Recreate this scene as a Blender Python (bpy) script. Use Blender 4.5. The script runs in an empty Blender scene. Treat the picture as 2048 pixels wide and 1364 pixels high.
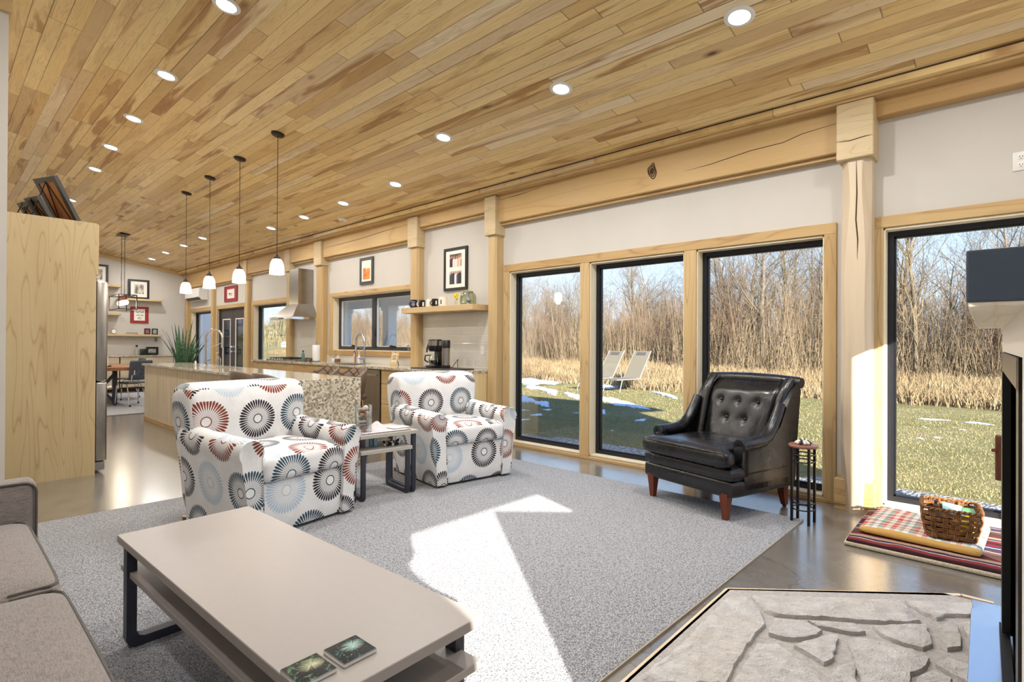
import bpy, bmesh, math, random
from mathutils import Vector, Matrix
PI = math.pi
SC = bpy.context.scene
COL = SC.collection

# ------------------------------------------------------------------ camera
EYE = Vector((0.0, 0.0, 1.26))
_yaw, _pit, _rol, FPX = math.radians(42.519), math.radians(0.225), math.radians(0.313), 1070.4
_fw = Vector((math.cos(_yaw)*math.cos(_pit), math.sin(_yaw)*math.cos(_pit), math.sin(_pit)))
_r0 = Vector((math.sin(_yaw), -math.cos(_yaw), 0.0)); _u0 = _r0.cross(_fw)
_rt = _r0*math.cos(_rol) + _u0*math.sin(_rol); _up = _u0*math.cos(_rol) - _r0*math.sin(_rol)
cam_data = bpy.data.cameras.new('camera'); cam = bpy.data.objects.new('camera', cam_data); COL.objects.link(cam)
cam_data.sensor_width = 36.0; cam_data.lens = 36.0*FPX/2048.0; cam_data.clip_start = 0.02; cam_data.clip_end = 600
_m = Matrix.Identity(4)
for i in range(3):
    _m[i][0] = _rt[i]; _m[i][1] = _up[i]; _m[i][2] = -_fw[i]; _m[i][3] = EYE[i]
cam.matrix_world = _m
SC.camera = cam
def P(px, py, ax, val):
    """surveyed point: where the sight line through a photo pixel meets a wall (ax 0/1) or a level (ax 2)"""
    d = _fw + _rt*((px-1024)/FPX) + _up*((682-py)/FPX)
    return EYE + d*((val-EYE[ax])/d[ax])

# ------------------------------------------------------------------ view, sky, sun, lamps
SC.view_settings.view_transform = 'Standard'; SC.view_settings.look = 'None'
SC.view_settings.gamma = 1.0; SC.view_settings.use_curve_mapping = False
SC.view_settings.exposure = 1.97
def lin(r, g, b):
    f = lambda v: v/12.92 if v <= 0.04045 else ((v+0.055)/1.055)**2.4
    return (f(r/255.), f(g/255.), f(b/255.), 1.0)
SUN_DIR = Vector((0.7625, 1.0, -0.535)).normalized()
_sd = bpy.data.lights.new('sun', 'SUN'); _so = bpy.data.objects.new('sun', _sd); COL.objects.link(_so)
_sd.energy = 4.2; _sd.angle = 0.0093; _sd.color = (1.0, 0.95, 0.88)
_so.rotation_mode = 'QUATERNION'; _so.rotation_quaternion = SUN_DIR.to_track_quat('-Z', 'Y'); _so.location = (-8, -12, 9)
W = bpy.data.worlds.new('sky'); SC.world = W; W.use_nodes = True
_n = W.node_tree.nodes; _l = W.node_tree.links
_tc = _n.new('ShaderNodeTexCoord'); _sx = _n.new('ShaderNodeSeparateXYZ'); _cr = _n.new('ShaderNodeValToRGB')
_l.new(_tc.outputs['Generated'], _sx.inputs[0]); _l.new(_sx.outputs[2], _cr.inputs[0])
_e = _cr.color_ramp.elements
_e[0].position = 0.0; _e[0].color = lin(214, 228, 240); _e[1].position = 0.75; _e[1].color = lin(92, 142, 214)
_k = _e.new(0.20); _k.color = lin(176, 208, 242)
_bg = _n['Background']; _l.new(_cr.outputs[0], _bg.inputs[0]); _bg.inputs[1].default_value = 0.46
LAMP_W = 5.0          # each recessed ceiling lamp
PEND_W = 1.2          # each pendant
CEIL_Z0, CEIL_X0, CEIL_S = 3.165, 4.6, 0.165
def ceil_z(x): return CEIL_Z0 + CEIL_S*(CEIL_X0-x)
def lamp(kind, loc, w, size, col, parent=None, rot=None):
    d = bpy.data.lights.new('lamp_light', kind); o = bpy.data.objects.new('lamp_light', d); COL.objects.link(o)
    d.energy = w; d.color = col
    if kind == 'AREA': d.shape = 'DISK'; d.size = size
    else: d.shadow_soft_size = size
    o.location = loc
    if rot: o.rotation_euler = rot
    if parent: o.parent = parent
    return o

# ------------------------------------------------------------------ mesh helpers
class G:
    def __init__(s): s.v = []; s.f = []
    def add(s, vs, fs):
        b = len(s.v); s.v += [Vector(v) for v in vs]; s.f += [tuple(b+i for i in f) for f in fs]; return s
    def mark(s): return len(s.v)
    def xf(s, M, a=0):
        for i in range(a, len(s.v)): s.v[i] = M @ s.v[i]
        return s
    def mv(s, x, y, z, a=0): return s.xf(Matrix.Translation((x, y, z)), a)
    def box(s, x0, x1, y0, y1, z0, z1, bev=0, seg=2):
        if bev <= 0:
            return s.add([(x0,y0,z0),(x1,y0,z0),(x1,y1,z0),(x0,y1,z0),(x0,y0,z1),(x1,y0,z1),(x1,y1,z1),(x0,y1,z1)],
                         [(0,3,2,1),(4,5,6,7),(0,1,5,4),(1,2,6,5),(2,3,7,6),(3,0,4,7)])
        bm = bmesh.new(); bmesh.ops.create_cube(bm, size=1)
        for v in bm.verts: v.co = Vector(((x0+x1)/2+v.co.x*(x1-x0), (y0+y1)/2+v.co.y*(y1-y0), (z0+z1)/2+v.co.z*(z1-z0)))
        bmesh.ops.bevel(bm, geom=bm.edges[:], offset=bev, segments=seg, profile=0.5, affect='EDGES')
        bm.verts.index_update(); s.add([v.co.copy() for v in bm.verts], [[v.index for v in f.verts] for f in bm.faces]); bm.free(); return s
    def cushion(s, w, d, h, r, puff=0.0, n=10, m=4):
        """puffed rounded slab centred on x,y with its underside at z = 0"""
        sub = max(2, n); vs = {}; 
        bm = bmesh.new(); bmesh.ops.create_cube(bm, size=1)
        bmesh.ops.subdivide_edges(bm, edges=bm.edges[:], cuts=sub, use_grid_fill=True)
        r = min(r, w/2, d/2, h/2)
        for v in bm.verts:
            p = Vector((v.co.x*w, v.co.y*d, v.co.z*h))
            # redistribute towards the rim, then round
            c = Vector((max(-w/2+r, min(w/2-r, p.x)), max(-d/2+r, min(d/2-r, p.y)), max(-h/2+r, min(h/2-r, p.z))))
            q = p-c
            if q.length > 1e-9: q = q.normalized()*r if (abs(abs(v.co.x)-.5) < 1e-6 or abs(abs(v.co.y)-.5) < 1e-6 or abs(abs(v.co.z)-.5) < 1e-6) else q
            p = c+q
            k = (1-(2*p.x/w)**2)*(1-(2*p.y/d)**2)
            if k > 0: p.z += puff*math.sqrt(k)*(1 if p.z > 0 else -0.15)
            v.co = p + Vector((0, 0, h/2))
        bm.verts.index_update(); s.add([v.co.copy() for v in bm.verts], [[v.index for v in f.verts] for f in bm.faces]); bm.free(); return s
    def cyl(s, p0, p1, r0, r1=None, n=16, cap=True): return s.tube([p0, p1], [r0, r0 if r1 is None else r1], n, cap=cap)
    def tube(s, pts, r, n=8, closed=False, cap=True):
        pts = [Vector(p) for p in pts]; m = len(pts)
        if not isinstance(r, (list, tuple)): r = [r]*m
        t0 = (pts[1]-pts[0]).normalized(); a = Vector((0, 0, 1)) if abs(t0.z) < .9 else Vector((1, 0, 0))
        nrm = t0.cross(a).normalized(); rings = []; vs = []; fs = []
        for i, p in enumerate(pts):
            if closed: t = pts[(i+1) % m]-pts[i-1]
            else: t = pts[min(i+1, m-1)]-pts[max(i-1, 0)]
            t.normalize(); nrm = (nrm-t*nrm.dot(t))
            nrm = nrm.normalized() if nrm.length > 1e-6 else t.orthogonal().normalized()
            b = t.cross(nrm)
            vs += [p+(nrm*math.cos(2*PI*k/n)+b*math.sin(2*PI*k/n))*r[i] for k in range(n)]
        for i in range(m if closed else m-1):
            j = (i+1) % m
            fs += [(i*n+k, i*n+(k+1) % n, j*n+(k+1) % n, j*n+k) for k in range(n)]
        if cap and not closed: fs += [tuple(range(n-1, -1, -1)), tuple((m-1)*n+k for k in range(n))]
        return s.add(vs, fs)
    def lathe(s, prof, n=24, c=(0, 0, 0)):
        vs = []; fs = []; m = len(prof)
        for r, z in prof: vs += [(c[0]+max(r, 1e-4)*math.cos(2*PI*k/n), c[1]+max(r, 1e-4)*math.sin(2*PI*k/n), c[2]+z) for k in range(n)]
        for i in range(m-1): fs += [(i*n+k, i*n+(k+1) % n, (i+1)*n+(k+1) % n, (i+1)*n+k) for k in range(n)]
        fs += [tuple(range(n-1, -1, -1)), tuple((m-1)*n+k for k in range(n))]
        return s.add(vs, fs)
    def prism(s, poly, axis, a0, a1):
        """polygon swept along an axis; poly holds the two other coordinates in x,y,z order"""
        def mk(p, a):
            q = list(p); q.insert(axis, a); return q
        n = len(poly)
        return s.add([mk(p, a0) for p in poly]+[mk(p, a1) for p in poly],
                     [tuple(range(n-1, -1, -1)), tuple(range(n, 2*n))]+[(i, (i+1) % n, n+(i+1) % n, n+i) for i in range(n)])
    def loft(s, rings, cap=True, closed=True):
        n = len(rings[0]); vs = [p for r in rings for p in r]; fs = []
        for i in range(len(rings)-1):
            for k in range(n if closed else n-1): fs.append((i*n+k, i*n+(k+1) % n, (i+1)*n+(k+1) % n, (i+1)*n+k))
        if cap and closed: fs += [tuple(range(n-1, -1, -1)), tuple((len(rings)-1)*n+k for k in range(n))]
        return s.add(vs, fs)
    def ball(s, c, r, n=14, m=9):
        rx, ry, rz = r if isinstance(r, (tuple, list)) else (r, r, r); vs = []; fs = []
        for i in range(m+1):
            t = PI*i/m; sr = max(math.sin(t), 1e-3)
            vs += [(c[0]+rx*sr*math.cos(2*PI*k/n), c[1]+ry*sr*math.sin(2*PI*k/n), c[2]-rz*math.cos(t)) for k in range(n)]
        for i in range(m): fs += [(i*n+k, i*n+(k+1) % n, (i+1)*n+(k+1) % n, (i+1)*n+k) for k in range(n)]
        return s.add(vs, fs)
    def build(s, name, mat, parent=None, loc=None, rotz=0.0, smooth=40, uv=None, sub=0, fix=True):
        me = bpy.data.meshes.new(name); me.from_pydata([tuple(v) for v in s.v], [], s.f)
        if fix and len(s.f) < 60000:
            bm = bmesh.new(); bm.from_mesh(me); bmesh.ops.recalc_face_normals(bm, faces=bm.faces[:]); bm.to_mesh(me); bm.free()
        if mat: me.materials.append(mat)
        if smooth:
            me.polygons.foreach_set('use_smooth', [True]*len(me.polygons)); me.set_sharp_from_angle(angle=math.radians(smooth))
        if uv is not None:
            ul = me.uv_layers.new(name='UVMap'); ou, ov = uv
            for p in me.polygons:
                nx, ny, nz = (abs(c) for c in p.normal)
                for li in p.loop_indices:
                    c = me.vertices[me.loops[li].vertex_index].co
                    q = (c.x, c.y) if nz >= nx and nz >= ny else ((c.y, c.z) if nx >= ny else (c.x, c.z))
                    ul.data[li].uv = (q[0]+ou, q[1]+ov)
        me.update(); o = bpy.data.objects.new(name, me); COL.objects.link(o)
        if parent is not None: o.parent = parent
        if loc is not None: o.location = loc
        o.rotation_euler[2] = rotz
        if sub:
            md = o.modifiers.new('round', 'SUBSURF'); md.levels = sub; md.render_levels = sub
        return o
def tag(o, label, cat, group=None, kind=None):
    o['label'] = label; o['category'] = cat
    if group: o['group'] = group
    if kind: o['kind'] = kind
    return o
def thing(name, label, cat, loc=(0, 0, 0), rotz=0.0, group=None):
    o = bpy.data.objects.new(name, None); COL.objects.link(o); o.empty_display_size = 0.05
    o.location = loc; o.rotation_euler = (0, 0, rotz); return tag(o, label, cat, group)
def struct(o, label=None):
    o['kind'] = 'structure'
    if label: o['label'] = label
    return o
def dup(root, loc=None, rotz=None, label=None, parent=None):
    r = root.copy(); COL.objects.link(r)
    if loc is not None: r.location = loc
    if rotz is not None: r.rotation_euler = (0, 0, rotz)
    if label: r['label'] = label
    if parent is not None: r.parent = parent
    for c in list(root.children): dup(c, parent=r)
    return r
ORD = ['first', 'second', 'third', 'fourth', 'fifth', 'sixth', 'seventh', 'eighth', 'ninth', 'tenth', 'eleventh', 'twelfth']
# ------------------------------------------------------------------ materials
class NB:
    def __init__(s, name):
        s.m = bpy.data.materials.new(name); s.m.use_nodes = True; s.t = s.m.node_tree; s.b = s.t.nodes['Principled BSDF']
        s.out = s.t.nodes['Material Output']
    def put(s, sock, v):
        if isinstance(v, bpy.types.NodeSocket): s.t.links.new(v, sock)
        elif v is not None: sock.default_value = v
    def n(s, typ, ins=(), **props):
        nd = s.t.nodes.new('ShaderNode'+typ)
        for k, v in props.items(): setattr(nd, k, v)
        for k, v in (ins.items() if isinstance(ins, dict) else enumerate(ins)): s.put(nd.inputs[k], v)
        return nd
    def obj(s): return s.n('TexCoord').outputs['Object']
    def uv(s): return s.n('TexCoord').outputs['UV']
    def rnd(s): return s.n('ObjectInfo').outputs['Random']
    def ma(s, op, a, b=None, c=None):
        nd = s.n('Math', [a], operation=op)
        if b is not None: s.put(nd.inputs[1], b)
        if c is not None: s.put(nd.inputs[2], c)
        return nd.outputs[0]
    def vm(s, op, a, b=None):
        nd = s.n('VectorMath', [a], operation=op)
        if b is not None: s.put(nd.inputs[1], b)
        return nd.outputs['Value' if op == 'LENGTH' else 'Vector']
    def xyz(s, v): nd = s.n('SeparateXYZ', [v]); return nd.outputs
    def com(s, x, y, z): return s.n('CombineXYZ', [x, y, z]).outputs[0]
    def noise(s, vec, scale, detail=3, rough=.55, dist=0, col=False):
        nd = s.n('TexNoise', {'Vector': vec, 'Scale': scale, 'Detail': detail, 'Roughness': rough, 'Distortion': dist})
        return nd.outputs['Color' if col else 'Fac']
    def vor(s, vec, scale, feat='F1', out='Distance', rnd=1.0):
        nd = s.n('TexVoronoi', {'Vector': vec, 'Scale': scale, 'Randomness': rnd}, feature=feat); return nd.outputs[out]
    def white(s, vec, out='Value'): return s.n('TexWhiteNoise', {'Vector': vec}, noise_dimensions='3D').outputs[out]
    def ramp(s, fac, stops, interp='LINEAR'):
        nd = s.n('ValToRGB', [fac]); r = nd.color_ramp; r.interpolation = interp
        while len(r.elements) < len(stops): r.elements.new(0.5)
        for e, (p, c) in zip(r.elements, stops):
            e.position = p; e.color = c if isinstance(c, tuple) else (c, c, c, 1)
        return nd.outputs[0]
    def mix(s, f, a, b, mode='MIX'):
        nd = s.n('Mix', data_type='RGBA', blend_type=mode, clamp_factor=True)
        s.put(nd.inputs[0], f); s.put(nd.inputs[6], a); s.put(nd.inputs[7], b); return nd.outputs[2]
    def bump(s, h, strength=.3, dist=.01):
        nd = s.n('Bump', {'Strength': strength, 'Distance': dist, 'Height': h}); s.put(s.b.inputs['Normal'], nd.outputs[0]); return s
    def fin(s, col=None, rough=None, metal=None, spec=None, **kw):
        if col is not None: s.put(s.b.inputs['Base Color'], col)
        if rough is not None: s.put(s.b.inputs['Roughness'], rough)
        if metal is not None: s.put(s.b.inputs['Metallic'], metal)
        if spec is not None: s.put(s.b.inputs['Specular IOR Level'], spec)
        for k, v in kw.items(): s.put(s.b.inputs[k.replace('_', ' ')], v)
        return s.m
def plain(name, rgb, rough=.5, metal=0.0, var=.06, scale=30, spec=.5, bump=0.0, **kw):
    """plain colour with a little mottling of its own"""
    b = NB(name); c = lin(*rgb); n = b.noise(b.obj(), scale, 2)
    d = tuple(max(0, x*(1-var)) for x in c[:3])+(1,); e = tuple(min(1, x*(1+var)) for x in c[:3])+(1,)
    if bump: b.bump(n, bump, .004)
    return b.fin(b.ramp(n, [(.3, d), (.7, e)]), rough, metal, spec, **kw)
def emit(name, rgb, st):
    b = NB(name); return b.fin(lin(*rgb), .4, Emission_Color=lin(*rgb), Emission_Strength=st)
def wood(name, axis, light, mid, dark, scale=1.0, rough=.45, knots=.5, rings=7.0, contrast=.5, bumps=.05, spec=.35):
    """sawn wood, grain along axis; tone differs from piece to piece"""
    b = NB(name); x, y, z = b.xyz(b.obj())[:3]; r = b.rnd()
    k = [3.2*scale]*3; k[axis] = .32*scale
    off = b.ma('MULTIPLY', r, 37.0)
    v = b.com(b.ma('MULTIPLY_ADD', x, k[0], off), b.ma('MULTIPLY_ADD', y, k[1], off), b.ma('MULTIPLY_ADD', z, k[2], off))
    n1 = b.noise(v, 1.0, 2, .5, .25)
    ring = b.ma('ABSOLUTE', b.ma('SINE', b.ma('MULTIPLY', n1, rings*4)))
    k2 = [170*scale]*3; k2[axis] = 5*scale
    fine = b.noise(b.com(b.ma('MULTIPLY', x, k2[0]), b.ma('MULTIPLY', y, k2[1]), b.ma('MULTIPLY', z, k2[2])), 1, 2)
    big = b.noise(v, .55, 3, .6)
    c = b.ramp(big, [(.30, lin(*mid)), (.55, lin(*light)), (.8, lin(*light))])
    c = b.mix(b.ma('MULTIPLY', b.ramp(ring, [(0, 1.0), (.16, .35), (.45, 0.0)]), contrast), c, lin(*dark))
    c = b.mix(b.ma('MULTIPLY', b.ramp(fine, [(.35, 1.0), (.62, 0.0)]), .22), c, lin(*mid))
    kk = [1.5*scale]*3; kk[axis] = .6*scale
    vd = b.vor(b.com(b.ma('MULTIPLY_ADD', x, kk[0], off), b.ma('MULTIPLY_ADD', y, kk[1], off), b.ma('MULTIPLY_ADD', z, kk[2], off)), 1.0)
    c = b.mix(b.ma('MULTIPLY', b.ramp(vd, [(.02, 1.0), (.06, .45), (.13, 0.0)]), knots), c, lin(*[q*.55 for q in dark]))
    c = b.mix(b.ma('MULTIPLY', b.ma('SUBTRACT', r, .5), .35), c, lin(*mid))
    if bumps: b.bump(fine, bumps, .002)
    return b.fin(c, rough, 0, spec)
MT = {}
MT['white_wall'] = plain('painted_plaster', (199, 194, 186), .7, var=.015, scale=3, spec=.2)
MT['beam_h'] = wood('beam_timber_along', 1, (196, 164, 112), (178, 142, 90), (142, 102, 58), .8, .5, .7, 5, .30)
MT['beam_v'] = wood('post_timber', 2, (195, 168, 122), (176, 146, 100), (142, 106, 66), .8, .5, .35, 5, .22)
MT['live_edge'] = wood('live_edge_post', 2, (208, 190, 164), (192, 168, 136), (150, 116, 80), .8, .5, .3, 5, .2)
MT['beam_x'] = wood('beam_timber_across', 0, (208, 184, 140), (190, 158, 110), (150, 108, 62), .8, .5, .5, 5, .3)
MT['block'] = wood('end_block_timber', 1, (204, 184, 146), (186, 162, 122), (124, 94, 64), 2.6, .5, .1, 8, .35)
MT['trim_h'] = wood('casing_wood_along', 1, (196, 166, 118), (176, 142, 92), (130, 92, 54), 1.6, .45, .4, 8, .5)
MT['trim_v'] = wood('casing_wood_upright', 2, (198, 170, 124), (180, 148, 100), (118, 84, 50), 1.6, .45, .45, 8, .5)
MT['shelf'] = wood('shelf_wood', 1, (202, 176, 132), (184, 152, 106), (150, 114, 68), 1.6, .45, .15, 7, .35)
MT['shelf_x'] = wood('shelf_wood_across', 0, (202, 178, 136), (180, 152, 106), (148, 114, 70), 1.6, .45, .15, 7, .35)
MT['maple'] = wood('panel_veneer', 2, (198, 178, 138), (184, 160, 118), (150, 118, 76), 1.5, .4, .12, 12, .6)
MT['drawer'] = wood('drawer_veneer', 1, (200, 174, 128), (186, 156, 108), (160, 124, 78), 1.2, .4, .05, 6, .3)
MT['cab_pale'] = wood('pale_cabinet_veneer', 0, (200, 186, 160), (184, 166, 136), (168, 138, 96), 1.3, .4, .2, 8, .5)
MT['walnut'] = wood('table_hardwood', 1, (150, 102, 66), (122, 78, 46), (84, 50, 28), 1.4, .35, .2, 7, .5)
def ceiling_mat():
    b = NB('ceiling_planks'); x, y, z = b.xyz(b.obj())[:3]
    u = b.ma('MULTIPLY', x, 1/.104); row = b.ma('FLOOR', u)
    rr = b.white(b.com(row, 3.1, 7.7)); ys = b.ma('MULTIPLY_ADD', rr, 9.0, b.ma('MULTIPLY', y, 1/1.7)); col = b.ma('FLOOR', ys)
    cell = b.com(row, col, 1.5); rc = b.xyz(b.white(cell, 'Color')); r1, r2, r3 = rc[0], rc[1], rc[2]
    base = b.ramp(r1, [(0, lin(208, 174, 116)), (.2, lin(230, 202, 140)), (.5, lin(238, 214, 158)), (.72, lin(226, 196, 136)), (.86, lin(236, 220, 186)), (1, lin(206, 174, 122))])
    o = b.ma('MULTIPLY', r2, 60.0)
    v1 = b.com(b.ma('MULTIPLY_ADD', x, 7.0, o), b.ma('MULTIPLY_ADD', y, .75, o), o)
    big = b.noise(v1, 1, 3, .6, .6)
    heart = b.ma('MULTIPLY', b.ramp(big, [(.52, 0.0), (.60, .8), (.75, 1.0)]), b.ramp(r3, [(.25, .2), (.8, 1.0)]))
    c = b.mix(heart, base, lin(160, 114, 62))
    ring = b.ma('ABSOLUTE', b.ma('SINE', b.ma('MULTIPLY', big, 36.0)))
    c = b.mix(b.ma('MULTIPLY', b.ramp(ring, [(0, 1.0), (.2, .3), (.5, 0.0)]), .28), c, lin(150, 106, 60))
    fine = b.noise(b.com(b.ma('MULTIPLY', x, 140.0), b.ma('MULTIPLY', y, 4.0), o), 1, 2)
    c = b.mix(b.ma('MULTIPLY', b.ramp(fine, [(.35, 1.0), (.65, 0.0)]), .18), c, lin(176, 134, 82))
    kn = b.vor(b.com(b.ma('MULTIPLY', x, 2.6), b.ma('MULTIPLY', y, 1.15), 0.3), 1.0)
    c = b.mix(b.ramp(kn, [(.025, .95), (.05, .5), (.10, 0.0)]), c, lin(92, 58, 32))
    fu = b.ma('FRACT', u); gap = b.ma('MINIMUM', fu, b.ma('SUBTRACT', 1.0, fu))
    w = b.ma('MULTIPLY_ADD', rr, .034, .008)
    gm = b.ma('LESS_THAN', gap, w)
    fy = b.ma('FRACT', ys); bj = b.ma('LESS_THAN', b.ma('MINIMUM', fy, b.ma('SUBTRACT', 1.0, fy)), .0022)
    dark = b.ma('MAXIMUM', b.ma('MULTIPLY', gm, b.ma('MULTIPLY_ADD', b.noise(b.com(row, b.ma('MULTIPLY', y, .5), 0.0), 1.0, 1), 1.5, -.15)), b.ma('MULTIPLY', bj, .6))
    c = b.mix(dark, c, lin(74, 48, 28))
    b.bump(b.ma('SUBTRACT', 1.0, gm), .35, .004)
    return b.fin(c, .42, 0, .35)
MT['ceiling'] = ceiling_mat()
def floor_mat():
    b = NB('polished_concrete'); b.b.inputs['Coat Weight'].default_value = 1.0; b.b.inputs['Coat Roughness'].default_value = .2; o = b.obj()
    n1 = b.noise(o, .7, 5, .6, .4); n2 = b.noise(o, 5, 5, .65, .3); n3 = b.noise(o, 60, 2)
    c = b.ramp(n1, [(.3, lin(98, 93, 86)), (.5, lin(120, 115, 108)), (.7, lin(138, 133, 127))])
    c = b.mix(b.ramp(n2, [(.35, .5), (.6, 0.0)]), c, lin(80, 71, 60))
    c = b.mix(b.ma('MULTIPLY', n3, .15), c, lin(180, 170, 150))
    ck = b.vor(b.vm('ADD', o, b.vm('SCALE', b.noise(o, 1.5, 3, col=True))), .42, 'DISTANCE_TO_EDGE')
    c = b.mix(b.ma('MULTIPLY', b.ramp(ck, [(.0, 1.0), (.006, .0)]), .5), c, lin(84, 70, 52))
    b.bump(n2, .03, .003)
    return b.fin(c, b.ramp(n2, [(.3, .23), (.7, .27)]), 0, .8)
MT['floor'] = floor_mat()
def rug_mat(name, base, dk, lt):
    b = NB(name); o = b.obj()
    n1 = b.noise(o, 150, 2, .7); n2 = b.noise(o, 60, 2, .6); n3 = b.noise(o, 3, 3)
    c = b.ramp(n1, [(.36, lin(*dk)), (.47, lin(*base)), (.58, lin(*lt)), (.7, lin(*lt))])
    c = b.mix(b.ramp(n2, [(.36, .5), (.5, 0.0)]), c, lin(*dk))
    c = b.mix(b.ma('MULTIPLY', n3, .25), c, lin(*base))
    b.bump(b.ma('ADD', n1, n2), .9, .02)
    return b.fin(c, .95, 0, .05, Sheen_Weight=.2)
MT['rug'] = rug_mat('speckled_wool_pile', (174, 175, 180), (76, 75, 79), (224, 225, 229))
MT['rug2'] = rug_mat('grey_flat_weave', (186, 186, 188), (140, 140, 146), (210, 210, 210))
MT['rug_edge'] = plain('rug_binding', (170, 160, 146), .9)
def granite_mat():
    b = NB('speckled_granite'); o = b.obj()
    v = b.vor(o, 55, 'F1', 'Color'); r = b.xyz(v)[0]
    c = b.ramp(r, [(.0, lin(118, 106, 90)), (.10, lin(150, 136, 114)), (.3, lin(206, 194, 170)), (.6, lin(226, 218, 200)), (.8, lin(176, 164, 142)), (.93, lin(110, 100, 88))], 'CONSTANT')
    n = b.noise(o, 120, 3, .7); c = b.mix(b.ramp(n, [(.52, 0.0), (.66, .55)]), c, lin(80, 71, 60))
    n2 = b.noise(o, 9, 3); c = b.mix(b.ma('MULTIPLY', n2, .4), c, lin(204, 194, 172))
    return b.fin(c, .08, 0, .6)
MT['granite'] = granite_mat()
MT['taupe'] = plain('taupe_laminate', (160, 153, 148), .36, var=.01, spec=.22)
MT['taupe_edge'] = plain('taupe_edge_band', (178, 172, 162), .35, var=.02)
MT['navy_metal'] = plain('dark_slate_metal', (52, 54, 66), .42, .15, .08)
MT['black_frame'] = plain('black_aluminium', (30, 32, 38), .38, .2, .1)
MT['frame_face'] = plain('bronze_aluminium', (54, 54, 58), .35, .2, .08)
MT['black'] = plain('black_plastic', (18, 18, 20), .35, 0, .1)
MT['iron'] = plain('dark_iron', (34, 30, 30), .4, .6, .1)
MT['bronze'] = plain('oiled_bronze', (56, 42, 32), .4, .6, .1)
MT['steel'] = plain('brushed_steel', (168, 162, 154), .26, 1.0, .05, 6)
MT['chrome'] = plain('chrome', (216, 216, 218), .1, 1.0, .02)
MT['white_plastic'] = plain('white_plastic', (224, 222, 217), .4, 0, .01)
MT['white_paint'] = plain('white_paint', (232, 230, 226), .45, 0, .02)
MT['porch_paint'] = plain('pale_grey_siding', (238, 240, 244), .6, 0, .02)
MT['sofa'] = None
def weave(name, a, bcol, scale=420, rough=.9):
    b = NB(name); o = b.obj(); x, y, z = b.xyz(o)[:3]
    h = b.noise(b.vm('MULTIPLY', o, (40, 500, 500)), 1, 2); v = b.noise(b.vm('MULTIPLY', o, (500, 40, 500)), 1, 2)
    m = b.ma('MULTIPLY_ADD', h, .5, b.ma('MULTIPLY', v, .5)); big = b.noise(o, 7, 3)
    c = b.ramp(m, [(.38, lin(*bcol)), (.56, lin(*a))]); c = b.mix(b.ma('MULTIPLY', big, .25), c, lin(*bcol))
    b.bump(m, .25, .003); return b.fin(c, rough, 0, .1, Sheen_Weight=.25)
MT['sofa'] = weave('taupe_woven_fabric', (146, 137, 131), (104, 97, 94))
MT['sofa_pipe'] = weave('dark_piping_fabric', (96, 90, 86), (70, 66, 64))
def leather_mat():
    b = NB('worn_black_leather'); o = b.obj()
    n = b.noise(o, 6, 5, .65, .5); cr = b.vor(o, 190, 'DISTANCE_TO_EDGE')
    c = b.ramp(n, [(.3, lin(13, 13, 16)), (.55, lin(19, 18, 20)), (.72, lin(28, 23, 23))])
    n2 = b.noise(o, 22, 4, .7); c = b.mix(b.ramp(n2, [(.66, 0.0), (.82, .25)]), c, lin(92, 74, 62))
    b.bump(b.ma('ADD', b.ramp(cr, [(0, 0.0), (.06, 1.0)]), b.ma('MULTIPLY', n, .6)), .05, .002)
    return b.fin(c, b.ramp(n, [(.3, .20), (.7, .36)]), 0, .6)
MT['leather'] = leather_mat()
def glass_mat(name, tint=(1, 1, 1, 1), refl=.06, rough=0.0):
    b = NB(name); t = b.n('BsdfTransparent', [tint]); g = b.n('BsdfGlossy', {'Color': (1, 1, 1, 1), 'Roughness': rough})
    lw = b.n('LayerWeight', {'Blend': .35}); f = b.ma('MULTIPLY_ADD', lw.outputs['Fresnel'], .6 if refl > .1 else .28, refl*.1)
    mx = b.n('MixShader', [f, t.outputs[0], g.outputs[0]]); b.t.links.new(mx.outputs[0], b.out.inputs[0]); return b.m
MT['pane'] = glass_mat('window_glass', (.97, .98, .98, 1), .04)
MT['glassware'] = glass_mat('clear_glassware', (.95, .97, .97, 1), .12)
def frosted(name):
    b = NB(name); t = b.n('BsdfTransparent', [(1, .98, .95, 1)]); d = b.n('BsdfTranslucent', [(.95, .92, .86, 1)]); g = b.n('BsdfGlossy', {'Color': (1, 1, 1, 1), 'Roughness': .05})
    m1 = b.n('MixShader', [.38, t.outputs[0], d.outputs[0]]); m2 = b.n('MixShader', [.08, m1.outputs[0], g.outputs[0]]); b.t.links.new(m2.outputs[0], b.out.inputs[0]); return b.m
MT['pend_glass'] = frosted('pendant_glass')
MT['led'] = emit('lamp_diffuser', (255, 250, 240), 9.0)
MT['bulb'] = emit('lit_bulb', (255, 236, 205), 12.0)
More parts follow.
